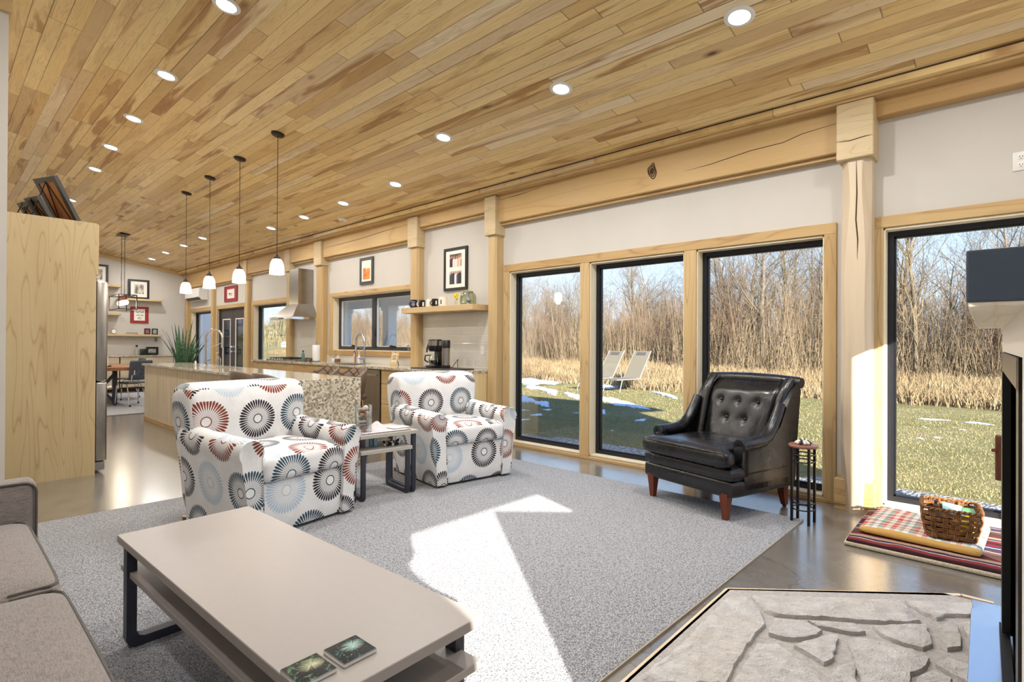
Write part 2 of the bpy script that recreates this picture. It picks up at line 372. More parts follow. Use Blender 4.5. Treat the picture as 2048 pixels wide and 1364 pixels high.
def medallion_mat(name, seed, phase):
    """white slipcover printed with ring-of-petals medallions"""
    b = NB(name); u, v = b.xyz(b.uv())[:2]; S = .345
    vr = b.ma('MULTIPLY', v, 1/(S*.90)); row = b.ma('FLOOR', vr)
    ur = b.ma('MULTIPLY_ADD', b.ma('FLOORED_MODULO', row, 2.0), .5, b.ma('MULTIPLY', u, 1/S)); colm = b.ma('FLOOR', ur)
    rc = b.xyz(b.white(b.com(row, colm, seed), 'Color'))
    lx = b.ma('SUBTRACT', b.ma('SUBTRACT', b.ma('FRACT', ur), .5), b.ma('MULTIPLY', b.ma('SUBTRACT', rc[0], .5), .10))
    ly = b.ma('MULTIPLY', b.ma('SUBTRACT', b.ma('SUBTRACT', b.ma('FRACT', vr), .5), b.ma('MULTIPLY', b.ma('SUBTRACT', rc[1], .5), .10)), .90)
    d = b.ma('SQRT', b.ma('MULTIPLY_ADD', lx, lx, b.ma('MULTIPLY', ly, ly)))
    t = b.ma('DIVIDE', d, b.ma('MULTIPLY_ADD', rc[1], .07, .375))
    ang = b.ma('MULTIPLY', b.ma('ARCTAN2', ly, lx), 40/(2*PI))
    tri = b.ma('MULTIPLY', b.ma('ABSOLUTE', b.ma('SUBTRACT', b.ma('FRACT', ang), .5)), 2.0)
    wd = b.ramp(t, [(.22, 0.0), (.24, .16), (.5, .18), (.62, .50), (.82, .80), (.92, .72), (.985, .3), (1.0, 0.0)])
    pet = b.ma('LESS_THAN', tri, wd)
    ring = b.ma('MULTIPLY', b.ma('GREATER_THAN', t, .20), b.ma('LESS_THAN', t, .245))
    mask = b.ma('MAXIMUM', pet, ring)
    inner = b.ramp(t, [(.24, 0.0), (.25, .10), (.55, .08), (.75, 0.0)])
    ink = b.ramp(b.ma('FRACT', b.ma('ADD', b.ma('MULTIPLY_ADD', row, .735, b.ma('MULTIPLY', colm, .6)), phase+20.0)), [(0, lin(40, 28, 38)), (.25, lin(178, 194, 208)), (.42, lin(128, 60, 42)), (.62, lin(48, 74, 88)), (.78, lin(188, 202, 214)), (.90, lin(34, 30, 36))], 'CONSTANT')
    w = b.noise(b.uv(), 9, 3)
    cloth = b.ramp(w, [(.3, lin(220, 219, 218)), (.7, lin(230, 229, 228))])
    c = b.mix(inner, cloth, ink); c = b.mix(mask, c, ink)
    fold = b.noise(b.vm('MULTIPLY', b.uv(), (9, 3.0, 1)), 1, 3, .5, .8)
    b.bump(fold, .35, .03)
    return b.fin(c, .85, 0, .15, Sheen_Weight=.2)
MT['med'] = medallion_mat('medallion_slipcover', 2.0, .63)
MT['med2'] = medallion_mat('medallion_slipcover_other', 5.0, .63)
# ------------------------------------------------------------------ the room
WX = 4.88; YB = 16.64; YF = -0.45
struct(G().box(-1.9, WX+.24, -.6, YB+.2, -.12, 0).build('floor', MT['floor'], smooth=0), 'polished concrete floor, brown grey and glossy')
g = G()
def cz(x): return ceil_z(x)
g.add([(-1.9,-.62,cz(-1.9)),(5.9,-.62,cz(5.9)),(5.9,YB+.3,cz(5.9)),(-1.9,YB+.3,cz(-1.9)),(-1.9,-.62,cz(-1.9)+.22),(5.9,-.62,cz(5.9)+.22),(5.9,YB+.3,cz(5.9)+.22),(-1.9,YB+.3,cz(-1.9)+.22)],
      [(0,1,2,3),(7,6,5,4),(0,4,5,1),(1,5,6,2),(2,6,7,3),(3,7,4,0)])
struct(g.build('ceiling', MT['ceiling'], smooth=0), 'sloped ceiling of knotty light wood planks')
# window wall with its openings (y0, y1, z0, z1)
OPEN = [(-.34,.665,.06,2.14),(1.06,2.12,.045,2.14),(2.24,3.32,.045,2.14),(3.44,4.51,.045,2.14),(6.50,8.80,1.12,2.06),(10.56,12.26,.40,2.07),(12.74,14.42,.0,2.06),(14.86,16.40,.40,2.06)]
def wall_boxes(g, x0, x1, y0, y1, z1, ops):
    ys = sorted({y0, y1} | {a for o in ops for a in o[:2]})
    for a, b2 in zip(ys, ys[1:]):
        m = (a+b2)/2; o = [q for q in ops if q[0] < m < q[1]]
        if not o: g.box(x0, x1, a, b2, 0, z1)
        else:
            if o[0][2] > 0: g.box(x0, x1, a, b2, 0, o[0][2])
            g.box(x0, x1, a, b2, o[0][3], z1)
    return g
struct(wall_boxes(G(), WX, WX+.22, -.6, YB+.2, 3.16, OPEN).build('wall_right', MT['white_wall'], smooth=0), 'white window wall')
# far gable wall, near gable wall (behind the camera), left walls
def gable(name, y0, y1, x0, x1, lab):
    return struct(G().prism([(x0, 0), (x1, 0), (x1, cz(x1)+.02), (x0, cz(x0)+.02)], 1, y0, y1).build(name, MT['white_wall'], smooth=0), lab)
gable('wall_back', YB, YB+.18, -1.8, WX, 'white far wall of the dining area')
SUNW = [(3.60,4.62,.02,1.93)]
g = G()
xs = [-1.8, -.52, .262, .262, 1.05, 2.88, 3.24, 3.60, 4.62, WX]
def wbox(x0, x1, z0, z1): g.prism([(x0, z0), (x1, z0), (x1, min(z1, cz(x1)+.02)), (x0, min(z1, cz(x0)+.02))], 1, -.6, YF)
wbox(-1.8, -.52, 0, 9); wbox(1.20, 3.60, 0, 9); wbox(4.62, WX, 0, 9)
wbox(-.52, .375, 0, .3); wbox(-.52, 1.20, 1.845, 9)
g.prism([(.375, 0), (1.20, 0), (1.13, 1.50), (.375, 1.745)], 1, -.6, YF)  # sloped unseen infill, shaped to leave the triangular sun patch
g.prism([(1.13, 1.49), (1.20, 1.49), (1.20, 1.86), (.83, 1.86)], 1, -.6, YF)
for a, b2, z0, z1 in SUNW: wbox(a, b2, 0, z0); wbox(a, b2, z1, 9)
# unseen sheet added in the opening, edge shaped to cut the sun patch
struct(g.build('wall_front', MT['white_wall'], smooth=0), 'white end wall behind the viewer')
cv = G(); prof = [(1.86,-.385),(1.78,-.37),(1.69,-.345),(1.61,-.322),(1.547,-.367),(1.47,-.30),(1.397,-.223),(1.34,-.165),(1.29,-.12),(1.2,-.105),(1.02,-.092),(.3,-.09)]
cv.loft([[(-.56, YF+.02, z), (x, YF+.02, z), (x, YF+.035, z), (-.56, YF+.035, z)] for z, x in prof])
cu = cv.build('trim_1', MT['white_wall'], smooth=0); struct(cu, 'unseen pale sheet added in the end wall opening to shape the sun patch')
g = G(); g.prism([(-1.8, 0), (.371, 0), (.371, 3.575), (-1.8, 3.575)], 1, 5.2, 5.36); g.box(.02, .20, 5.36, YB, 0, 3.9); g.box(-1.82, -1.68, -.6, 5.36, 0, 4.3)
struct(g.build('wall_left', MT['white_wall'], smooth=0), 'white wall end behind the sofa')
struct(G().prism([(-1.8, 3.575), (.385, 3.575), (.385, 3.86), (-1.8, 4.2)], 1, 5.16, 5.38).build('trim_2', MT['beam_x'], smooth=0), 'timber beam above the white wall end')
# timber frame along the window wall
POST = [(.72,.912,4.69),(4.625,4.772,4.735),(6.222,6.40,4.762),(9.0,9.22,4.763),(10.272,10.463,4.78),(12.367,12.50,4.778),(14.561,14.68,4.79),(16.48,16.63,4.77)]
nt = 3
def wavy_post(y0, y1, x0, live=0.0, seed=0):
    rs = random.Random(seed); rings = []; nz = 36; ph = [rs.uniform(0, 6) for _ in range(6)]
    for i in range(nz+1):
        z = 2.80*i/nz
        a = (math.sin(z*2.3+ph[0])*.6+math.sin(z*4.7+ph[1])*.4)*live; c = (math.sin(z*2.0+ph[2])*.6+math.sin(z*5.1+ph[3])*.4)*live
        if z > 2.35: a *= (2.8-z)/.45; c *= (2.8-z)/.45
        bl = .012+max(0, live*1.1-a); br = .012+max(0, live*1.1+c)
        rings.append([(WX+.02, y0, z), (WX+.02, y1, z), (x0+br*1.2, y1, z), (x0, y1-br, z), (x0, y0+bl, z), (x0+bl*1.2, y0, z)])
    return G().loft(rings)
for i, (y0, y1, x0) in enumerate(POST):
    struct(wavy_post(y0, y1, x0, .026 if i == 0 else .008, i).build('trim_%d' % nt, MT['live_edge' if i == 0 else 'beam_v'], smooth=35), 'upright timber post of the window wall'); nt += 1
    w = .02 if i == 0 else .0
    bz = 2.655 if i == 0 else (2.60 if i == 1 else 2.64)
    bl = G().box(x0-.035, WX+.02, y0-.022+w*.0, y1+.024, bz, 3.08, .006, 1)
    struct(bl.build('trim_%d' % nt, MT['block'], smooth=0), 'timber block capping a post'); nt += 1
    if i < len(POST)-1:
        ya, yb = y1, POST[i+1][0]; zb = [2.755, 2.92, 2.77, 2.80, 2.76, 2.68, 2.70][i]
        struct(G().box(4.765, WX+.02, ya-.01, yb+.01, zb, 3.09, .006, 1).build('trim_%d' % nt, MT['beam_h'], smooth=0), 'timber beam between two posts'); nt += 1
        struct(G().box(4.81, WX+.02, ya, yb, zb-.03, zb+.01).build('trim_%d' % nt, MT['trim_h'], smooth=0), 'thin ledge under a beam'); nt += 1
struct(G().box(4.765, WX+.02, -.45, .72, 2.965, 3.09, .006, 1).build('trim_%d' % nt, MT['beam_h'], smooth=0), 'timber beam over the last window'); nt += 1
struct(G().box(4.66, WX+.02, -.45, YB, 3.085, 3.118).build('trim_%d' % nt, MT['trim_h'], smooth=0), 'pale ledge strip under the ceiling'); nt += 1
g = G(); yy = -.45; rs = random.Random(4); k = 0
struct(G().prism([(4.60, 3.112), (WX+.02, 3.112), (WX+.02, 3.14), (4.60, 3.172)], 1, -.45, YB).build('trim_%d' % nt, MT['ceiling'], smooth=0), 'last ceiling board along the window wall'); nt += 1
struct(G().box(4.590, 4.603, -.45, YB, 3.158, 3.172).build('trim_%d' % nt, plain('shadow_gap', (70, 46, 28), .9), smooth=0), 'dark gap beside the last ceiling board'); nt += 1
struct(G().prism([(.2, cz(.2)-.09), (WX, cz(WX)-.09), (WX, cz(WX)+.02), (.2, cz(.2)+.02)], 1, YB-.05, YB+.01).build('trim_%d' % nt, MT['beam_x'], smooth=0), 'raking trim board at the top of the far wall'); nt += 1
# a big dark knot in the long beam
kn = G()
for a, r in ((0, .052), (1, .036), (2, .02)):
    kn.tube([(4.761-.001*a, 2.525+r*math.cos(q)*(1+.22*math.sin(2*q+a))*.8, 2.945+r*1.35*math.sin(q)*(1+.2*math.cos(3*q))) for q in [2*PI*j/26 for j in range(26)]], .004, 5, closed=True)
kn.ball((4.766, 2.525, 2.945), (.006, .018, .028), 12, 7)
struct(kn.build('trim_%d' % nt, plain('dark_knot', (66, 42, 26), .7)), 'dark knot in the long timber beam'); nt += 1
# drying cracks in the beams and posts
ck = plain('dark_crack', (58, 38, 22), .9)
def crack(pts, r):
    global nt
    struct(G().tube(pts, [r*.3]+[r]*(len(pts)-2)+[r*.2], 5).build('trim_%d' % nt, ck), 'drying crack in the timber'); nt += 1
crack([(4.765, .93, 2.985), (4.765, 1.2, 2.965), (4.765, 1.34, 2.93), (4.765, 1.6, 2.925), (4.765, 1.95, 2.885), (4.765, 2.2, 2.875)], .0035)
crack([(4.689, .81, 2.64), (4.689, .806, 2.4), (4.689, .812, 2.2), (4.69, .80, 2.05), (4.69, .803, 1.9)], .0045)
crack([(4.652, .935, 2.80), (4.653, .85, 2.79), (4.653, .75, 2.80), (4.653, .70, 2.80)], .003)
crack([(4.765, 6.4, 3.0), (4.765, 7.0, 2.99), (4.765, 7.7, 2.955), (4.765, 8.4, 2.94), (4.765, 8.98, 2.935)], .004)
crack([(4.765, 4.60, 3.03), (4.765, 4.3, 3.035), (4.765, 3.9, 3.06)], .004)
# window casings
TH, TV = MT['trim_h'], MT['trim_v']
def casing(y0, y1, z0, z1, w=.085, sill=False, wl=None, wr=None):
    global nt
    wl = wl or w; wr = wr or w
    r = G().box(WX-.022, WX+.004, y0-wr, y1+wl, z1, z1+w, .003, 1)
    struct(r.build('trim_%d' % nt, TH, smooth=0), 'wood casing over a window'); nt += 1
    for a, b2 in ((y0-wr, y0), (y1, y1+wl)):
        struct(G().box(WX-.022, WX+.004, a, b2, z0, z1, .003, 1).build('trim_%d' % nt, TV, smooth=0), 'upright wood casing beside a window'); nt += 1
    if sill:
        struct(G().box(WX-.03, WX+.12, y0-wr, y1+wl, z0-.085 if z0 > .2 else 0, z0, .003, 1).build('trim_%d' % nt, TH, smooth=0), 'wood sill board under a window'); nt += 1
casing(1.06, 4.51, .03, 2.145, .088, True)
for a, b2 in ((2.12, 2.24), (3.32, 3.44)):
    struct(G().box(WX-.022, WX+.13, a, b2, .03, 2.145, .004, 1).build('trim_%d' % nt, TV, smooth=0), 'wide wood mullion between tall windows'); nt += 1
casing(-.34, .665, .03, 2.145, .085, True)
casing(6.50, 8.80, 1.12, 2.06, .07, True, .12, .06); casing(10.56, 12.26, .40, 2.07, .09); casing(12.74, 14.42, 0, 2.06, .09); casing(14.86, 16.40, .40, 2.06, .09)
# pale jamb linings inside the tall openings
JL = wood('jamb_lining', 2, (234, 222, 196), (224, 206, 172), (196, 170, 128), 1.4, .45, .1, 8, .3)
for (y0, y1, z0, z1) in OPEN:
    if z0 == 0: continue
    g = G(); t = .012
    g.box(WX-.005, WX+.15, y1-t, y1+.001, z0, z1); g.box(WX-.005, WX+.15, y0-.001, y0+t, z0, z1); g.box(WX-.005, WX+.15, y0, y1, z1-t, z1+.001); g.box(WX-.005, WX+.15, y0, y1, z0-.001, z0+t*.8)
    struct(g.build('trim_%d' % nt, JL, smooth=0), 'pale jamb lining of a window'); nt += 1
# the windows themselves
def window(n, y0, y1, z0, z1, lab, w=.040, mid=None):
    x0, x1 = WX+.10, WX+.165; y0 += (.012 if mid else -.022); y1 -= .012; z0 += .009; z1 -= .012
    g = G().box(x0, x1, y0, y1, z1-w, z1).box(x0, x1, y0, y1, z0, z0+w).box(x0, x1, y0, y0+w, z0+w, z1-w).box(x0, x1, y1-w, y1, z0+w, z1-w)
    if mid: g.box(x0-.01, x1, mid-.05, mid+.05, z0+w, z1-w)
    o = struct(g.build('window_%d' % n, MT['black_frame'] if not mid else MT['frame_face'], smooth=0), lab)
    k = .012; h = G()
    for a, b2 in (((y0+w, mid-.05), (mid+.05, y1-w)) if mid else ((y0+w, y1-w),)):
        G().box(x0+.03, x0+.036, a, b2, z0+w, z1-w).build('pane', MT['pane'], o, smooth=0)
        h.box(x0+.018, x1-.01, a, b2, z1-w-k, z1-w).box(x0+.018, x1-.01, a, b2, z0+w, z0+w+k).box(x0+.018, x1-.01, a, a+k, z0+w, z1-w).box(x0+.018, x1-.01, b2-k, b2, z0+w, z1-w)
    h.build('glazing_bead', MT['black_frame'] if not mid else MT['white_plastic'], o, smooth=0)
    return o
window(1, *OPEN[0], 'tall black-framed window beside the fireplace')
window(2, *OPEN[1], 'tall black-framed window behind the leather armchair')
window(3, *OPEN[2], 'tall black-framed window, middle of the three')
window(4, *OPEN[3], 'tall black-framed window nearest the kitchen counter')
w5 = window(5, *OPEN[4], 'two-sash casement window over the kitchen sink', .06, 7.66)
for yy in (7.12, 8.25):
    G().box(4.95, 4.985, yy-.07, yy+.07, 1.185, 1.205, .004).tube([(4.955, yy+.05, 1.2), (4.93, yy, 1.215), (4.94, yy-.05, 1.205)], .007, 6).build('crank_handle', MT['black'], w5)
G().box(4.955, 4.975, 7.60, 7.62, 1.36, 1.50, .004).build('sash_lock', MT['black'], w5)
window(6, *OPEN[5], 'tall black-framed window left of the range hood')
window(7, *OPEN[7], 'black-framed window in the dining corner')
# french door
D0, D1 = 12.74, 14.42
dk = plain('door_paint', (62, 58, 56), .45, var=.03)
dr = struct(G().box(WX+.02, WX+.14, D0, D0+.03, 0, 2.06).box(WX+.02, WX+.14, D1-.03, D1, 0, 2.06).box(WX+.02, WX+.14, D0, D1, 2.03, 2.06).build('door_1', dk, smooth=0), 'dark double glazed door to the porch')
dg = glass_mat('screened_glass', (.34, .36, .39, 1), .12)
for a, b2 in ((D0+.035, (D0+D1)/2-.003), ((D0+D1)/2+.003, D1-.035)):
    lf = G().box(WX+.05, WX+.095, a, b2, 1.80, 2.025).box(WX+.05, WX+.095, a, b2, .02, .28).box(WX+.05, WX+.095, a, a+.16, .28, 1.80).box(WX+.05, WX+.095, b2-.16, b2, .28, 1.80).build('door_leaf', dk, dr, smooth=0)
    G().box(WX+.06, WX+.07, a+.16, b2-.16, .28, 1.80).build('pane', dg, lf, smooth=0)
    g = G(); t = .022
    g.box(WX+.042, WX+.06, a+.15, b2-.15, 1.79, 1.79+t).box(WX+.042, WX+.06, a+.15, b2-.15, .27, .27+t).box(WX+.042, WX+.06, a+.15, a+.15+t, .27, 1.80).box(WX+.042, WX+.06, b2-.15-t, b2-.15, .27, 1.80)
    g.build('glazing_bead', MT['white_paint'], lf, smooth=0)
yk = (D0+D1)/2-.10
for z in (1.02, 1.13):
    G().cyl((WX+.05, yk, z), (WX+.02, yk, z), .03, .03).ball((WX-.01, yk, z), .03).build('door_knob', MT['chrome'], dr)
# baseboards and the block at the foot of the near post
struct(G().box(WX-.165, WX, .695, .958, .045, .235, .003, 1).build('baseboard_right', TH, smooth=0), 'deep wood plinth at the foot of the near post')
struct(G().box(WX-.155, WX, .70, .955, 0, .05, .002, 1).build('baseboard_plinth', MT['beam_h'], smooth=0), 'lower plinth board'); bpy.data.objects['baseboard_plinth'].name = 'trim_%d' % nt; nt += 1
struct(G().box(.2, WX, YB-.015, YB, 0, .12).build('baseboard_back', MT['trim_h'], smooth=0), 'wood baseboard of the far wall')
# glazed tile behind the counter
def tile_mat():
    b = NB('glazed_tile'); o = b.obj(); x, y, z = b.xyz(o)[:3]
    zr = b.ma('MULTIPLY', z, 1/.105); row = b.ma('FLOOR', zr); yr = b.ma('MULTIPLY_ADD', b.ma('FLOORED_MODULO', row, 2.0), .5, b.ma('MULTIPLY', y, 1/.21)); cl = b.ma('FLOOR', yr)
    fz = b.ma('FRACT', zr); fy = b.ma('FRACT', yr)
    e = b.ma('MINIMUM', b.ma('MULTIPLY', b.ma('MINIMUM', fz, b.ma('SUBTRACT', 1.0, fz)), .105), b.ma('MULTIPLY', b.ma('MINIMUM', fy, b.ma('SUBTRACT', 1.0, fy)), .21))
    gr = b.ramp(e, [(.0, 1.0), (.0018, 1.0), (.0035, 0.0)]); rc = b.xyz(b.white(b.com(row, cl, 2.0), 'Color'))
    c = b.ramp(rc[0], [(0, lin(209, 205, 195)), (1, lin(214, 210, 200))]); c = b.mix(gr, c, lin(226, 222, 214))
    h = b.ma('ADD', b.ramp(e, [(0, 0.0), (.008, 1.0)]), b.ma('MULTIPLY', b.noise(o, 11, 2), 1.2)); 
    tilt = b.ma('MULTIPLY', b.ma('SUBTRACT', rc[1], .5), b.ma('MULTIPLY', fy, 1.5)); b.bump(b.ma('ADD', h, tilt), .22, .008)
    return b.fin(c, .07, 0, .6)
MT['tile'] = tile_mat()
g = G().box(WX-.012, WX+.002, 4.772, 6.222, .92, 1.67).box(WX-.012, WX+.002, 6.40, 9.0, .92, 1.035).box(WX-.012, WX+.002, 9.22, 10.272, .92, 1.75)
struct(g.build('trim_%d' % nt, MT['tile'], smooth=0), 'glazed tile backsplash'); nt += 1
# recessed ceiling lamps: rows measured on the sloped ceiling
def downlight(x, y, label, grp, k=1.0):
    z = ceil_z(x); th = math.atan(CEIL_S)
    t = thing('recessed_light', label, 'ceiling light', (x, y, z), 0, grp); t.rotation_euler = (0, th, 0)
    G().lathe([(.062, -.003), (.066, -.009), (.085, -.010), (.094, -.004), (.094, .002), (.062, .002)], 32).build('trim_ring', MT['white_plastic'], t)
    G().lathe([(.0, -.004), (.062, -.004), (.062, .001), (.0, .001)], 32).build('diffuser', MT['led'], t)
    lamp('AREA', (0, 0, -.02), LAMP_W*k, .12, (1.0, .985, .965), t)
ROWA = [(3.48,1.24),(3.49,2.67),(3.515,4.18),(3.985,5.67),(4.02,6.99),(4.045,8.23),(4.05,9.46)]
for i, (x, y) in enumerate(ROWA): downlight(x, y, 'round recessed light, %s from the camera in the row along the window wall' % ORD[i], 'recessed lights along the window wall', 1.8 if i < 3 else .85)
for i, (x, y) in enumerate([(3.675,11.73),(3.69,12.95),(3.70,14.28),(3.745,15.6)]): downlight(x, y, 'round recessed light, %s of the four over the dining area, counting away from the camera' % ORD[i], 'recessed lights over the dining area')
for i, (x, y) in enumerate([(1.438,4.13),(1.45,5.62),(1.492,6.96),(1.52,8.18),(1.562,9.37),(1.625,11.69)]): downlight(x, y, 'round recessed light, %s from the camera in the row above the tall wood cabinet side' % ORD[i], 'recessed lights above the tall cabinet')
for x, y in ((3.46,-.15),(1.42,1.25),(1.43,2.7),(-.7,1.2),(-.7,3.4),(1.7,13.6),(1.75,15.4)):  # extra unseen lamps without fixtures, added to light the room
    lamp('AREA', (x, y, ceil_z(x)-.05), LAMP_W, .12, (1.0, .985, .965))
sm = thing('smoke_detector', 'round white smoke detector on the sloped ceiling near the window wall', 'smoke detector', (4.394, 7.66, ceil_z(4.394))); sm.rotation_euler = (0, math.atan(CEIL_S), 0)
G().lathe([(0, -.034), (.045, -.034), (.068, -.02), (.072, 0), (.0, 0)], 28).build('housing', MT['white_plastic'], sm)
G().lathe([(.018, -.0355), (.03, -.0355), (.03, -.033), (.018, -.033)], 20).build('grille', plain('grey_vent', (170, 168, 164), .5), sm)
# ------------------------------------------------------------------ living area
g = G(); a = math.radians(1.2)
rg = thing('area_rug', 'large speckled grey beige rug under the coffee table and armchairs', 'rug', (2.20, 2.96, 0), -a*.9)
G().box(-2.11, 2.06, -1.87, 1.87, 0.0, .014, .006, 2).build('pile', MT['rug'], rg)
g = G()
for q in ((-2.115,-2.10,-1.875,1.875),(2.05,2.065,-1.875,1.875),(-2.115,2.065,-1.875,-1.862),(-2.115,2.065,1.862,1.875)): g.box(*q, 0, .011)
g.build('binding', MT['rug_edge'], rg)
RZ = .014
# coffee table
ct = thing('coffee_table', 'long low taupe coffee table with dark metal legs on the rug', 'coffee table', (.832, 1.932, RZ), math.radians(1.9))
L2, W2 = .80, .268
G().box(-W2, W2, -L2, L2, .405, .436, .002, 1).build('tabletop', MT['taupe'], ct, smooth=0)
G().box(-W2+.015, W2-.015, -L2-.005, L2+.005, .285, .309, .002, 1).build('lower_shelf', MT['taupe'], ct, smooth=0)
def uframe(g, x0, x1, y, h, w, d, r=.035):
    """rectangular bar bent to an upright frame standing in the x,z plane"""
    out = [(x0, h), (x0, r), (x0+r*.3, r*.3), (x0+r, 0), (x1-r, 0), (x1-r*.3, r*.3), (x1, r), (x1, h)]
    ins = [(x0+w, h), (x0+w, w+r*.8), (x0+w+r*.25, w+r*.25), (x0+w+r*.8, w), (x1-w-r*.8, w), (x1-w-r*.25, w+r*.25), (x1-w, w+r*.8), (x1-w, h)]
    n = len(out); vs = [(x, y-d/2, z) for x, z in out+ins]+[(x, y+d/2, z) for x, z in out+ins]; fs = []
    for i in range(n-1): fs += [(i, i+1, n+i+1, n+i), (2*n+i, 3*n+i, 3*n+i+1, 2*n+i+1), (i, 2*n+i, 2*n+i+1, i+1), (n+i, n+i+1, 3*n+i+1, 3*n+i)]
    fs += [(0, n, 3*n, 2*n), (n-1, 3*n-1, 4*n-1, 2*n-1)]
    return g.add(vs, fs)
for yy in (-.70, .70): uframe(G(), -W2+.005, W2-.005, yy, .405, .036, .046).build('leg_frame', MT['navy_metal'], ct, smooth=30)
# stone coasters
def coaster_mat(name, c1, c2, c3, seed):
    b = NB(name); o = b.obj(); p = b.vm('ADD', o, (seed, 0, 0))
    n = b.noise(p, 34, 4, .7, 1.2); n2 = b.noise(p, 90, 4, .7)
    d = b.vm('LENGTH', b.vm('MULTIPLY', b.vm('SUBTRACT', o, (.012, .01, .0)), (22, 30, 0)))
    x, y, z = b.xyz(o)[:3]; ray = b.noise(b.com(b.ma('MULTIPLY', b.ma('ARCTAN2', b.ma('SUBTRACT', y, .01), b.ma('SUBTRACT', x, .012)), 5.0), seed, 0.0), 2.5, 3)
    c = b.ramp(n, [(.56, lin(14, 12, 12)), (.64, lin(*c1)), (.74, lin(*c2))])
    c = b.mix(b.ma('MULTIPLY', b.ramp(d, [(.15, .95), (.8, 0.0)]), b.ramp(ray, [(.4, 0.0), (.55, 1.0)])), c, lin(*c3))
    c = b.mix(b.ramp(n2, [(.63, 0.0), (.70, .8)]), c, lin(220, 220, 214))
    e = b.ramp(z, [(.0095, 0.0), (.0105, 1.0)]); c = b.mix(e, lin(226, 224, 218), c)
    return b.fin(c, .5, 0, .2)
for (x, y, lab, m) in ((.748, 1.252, 'square stone coaster with a pale green starburst print on black', coaster_mat('starburst_print', (30, 92, 80), (70, 120, 140), (190, 226, 214), 3.0)),
                       (.634, 1.250, 'square stone coaster with a green and purple landscape print', coaster_mat('landscape_print', (92, 134, 92), (96, 82, 140), (214, 214, 170), 9.0))):
    c = G().box(-.049, .049, -.05, .05, 0, .012, .004, 2).build('coaster', m, None, (x, y, RZ+.436), math.radians(2)); tag(c, lab, 'coaster', 'coasters on the coffee table')
# sofa (its far arm and two seat cushions reach into view)
so = thing('sofa', 'grey beige woven sofa with piped cushions beside the coffee table', 'sofa', (0, 0, 0))
G().box(-.62, .285, 1.05, 3.34, .10, .30, .03, 3).build('base', MT['sofa'], so)
G().box(-.80, -.52, .98, 3.42, .10, .84, .06, 3).build('backrest', MT['sofa'], so)
ar = G().box(-.80, .345, 3.285, 3.43, .08, .616, .032, 4).build('armrest', MT['sofa'], so)
def rpath(x0, x1, z0, z1, y, r): 
    pts = [(x0, y, z1), (x1-r, y, z1)]+[(x1-r+r*math.sin(t), y, z1-r+r*math.cos(t)) for t in (PI/8, PI/4, 3*PI/8)]+[(x1, y, z1-r), (x1, y, z0)]
    return pts
G().tube(rpath(-.5, .342, .20, .608, 3.288, .045), .006, 6).build('piping', MT['sofa_pipe'], ar)
for y0, y1 in ((2.315, 3.28), (1.34, 2.31), (.96, 1.335)):
    w = y1-y0; cs = G().cushion(.84, w, .165, .045, .018, 12).build('seat_cushion', MT['sofa'], so, (-.105, (y0+y1)/2, .285))
    g = G(); x = .418
    g.tube([(.28, w/2-.018, .158), (x-.035, w/2-.022, .158), (x-.012, w/2-.05, .153), (x-.006, w/2-.12, .150), (x-.005, 0, .151), (x-.006, -w/2+.12, .150), (x-.012, -w/2+.05, .153), (x-.035, -w/2+.022, .158), (.28, -w/2+.018, .158)], .0055, 6)
    g.build('piping', MT['sofa_pipe'], cs)
for y0, y1 in ((2.32, 3.25), (1.34, 2.30)):
    G().cushion(.18, y1-y0, .44, .06, .0, 8).build('back_cushion', MT['sofa'], so, (-.43, (y0+y1)/2, .45))
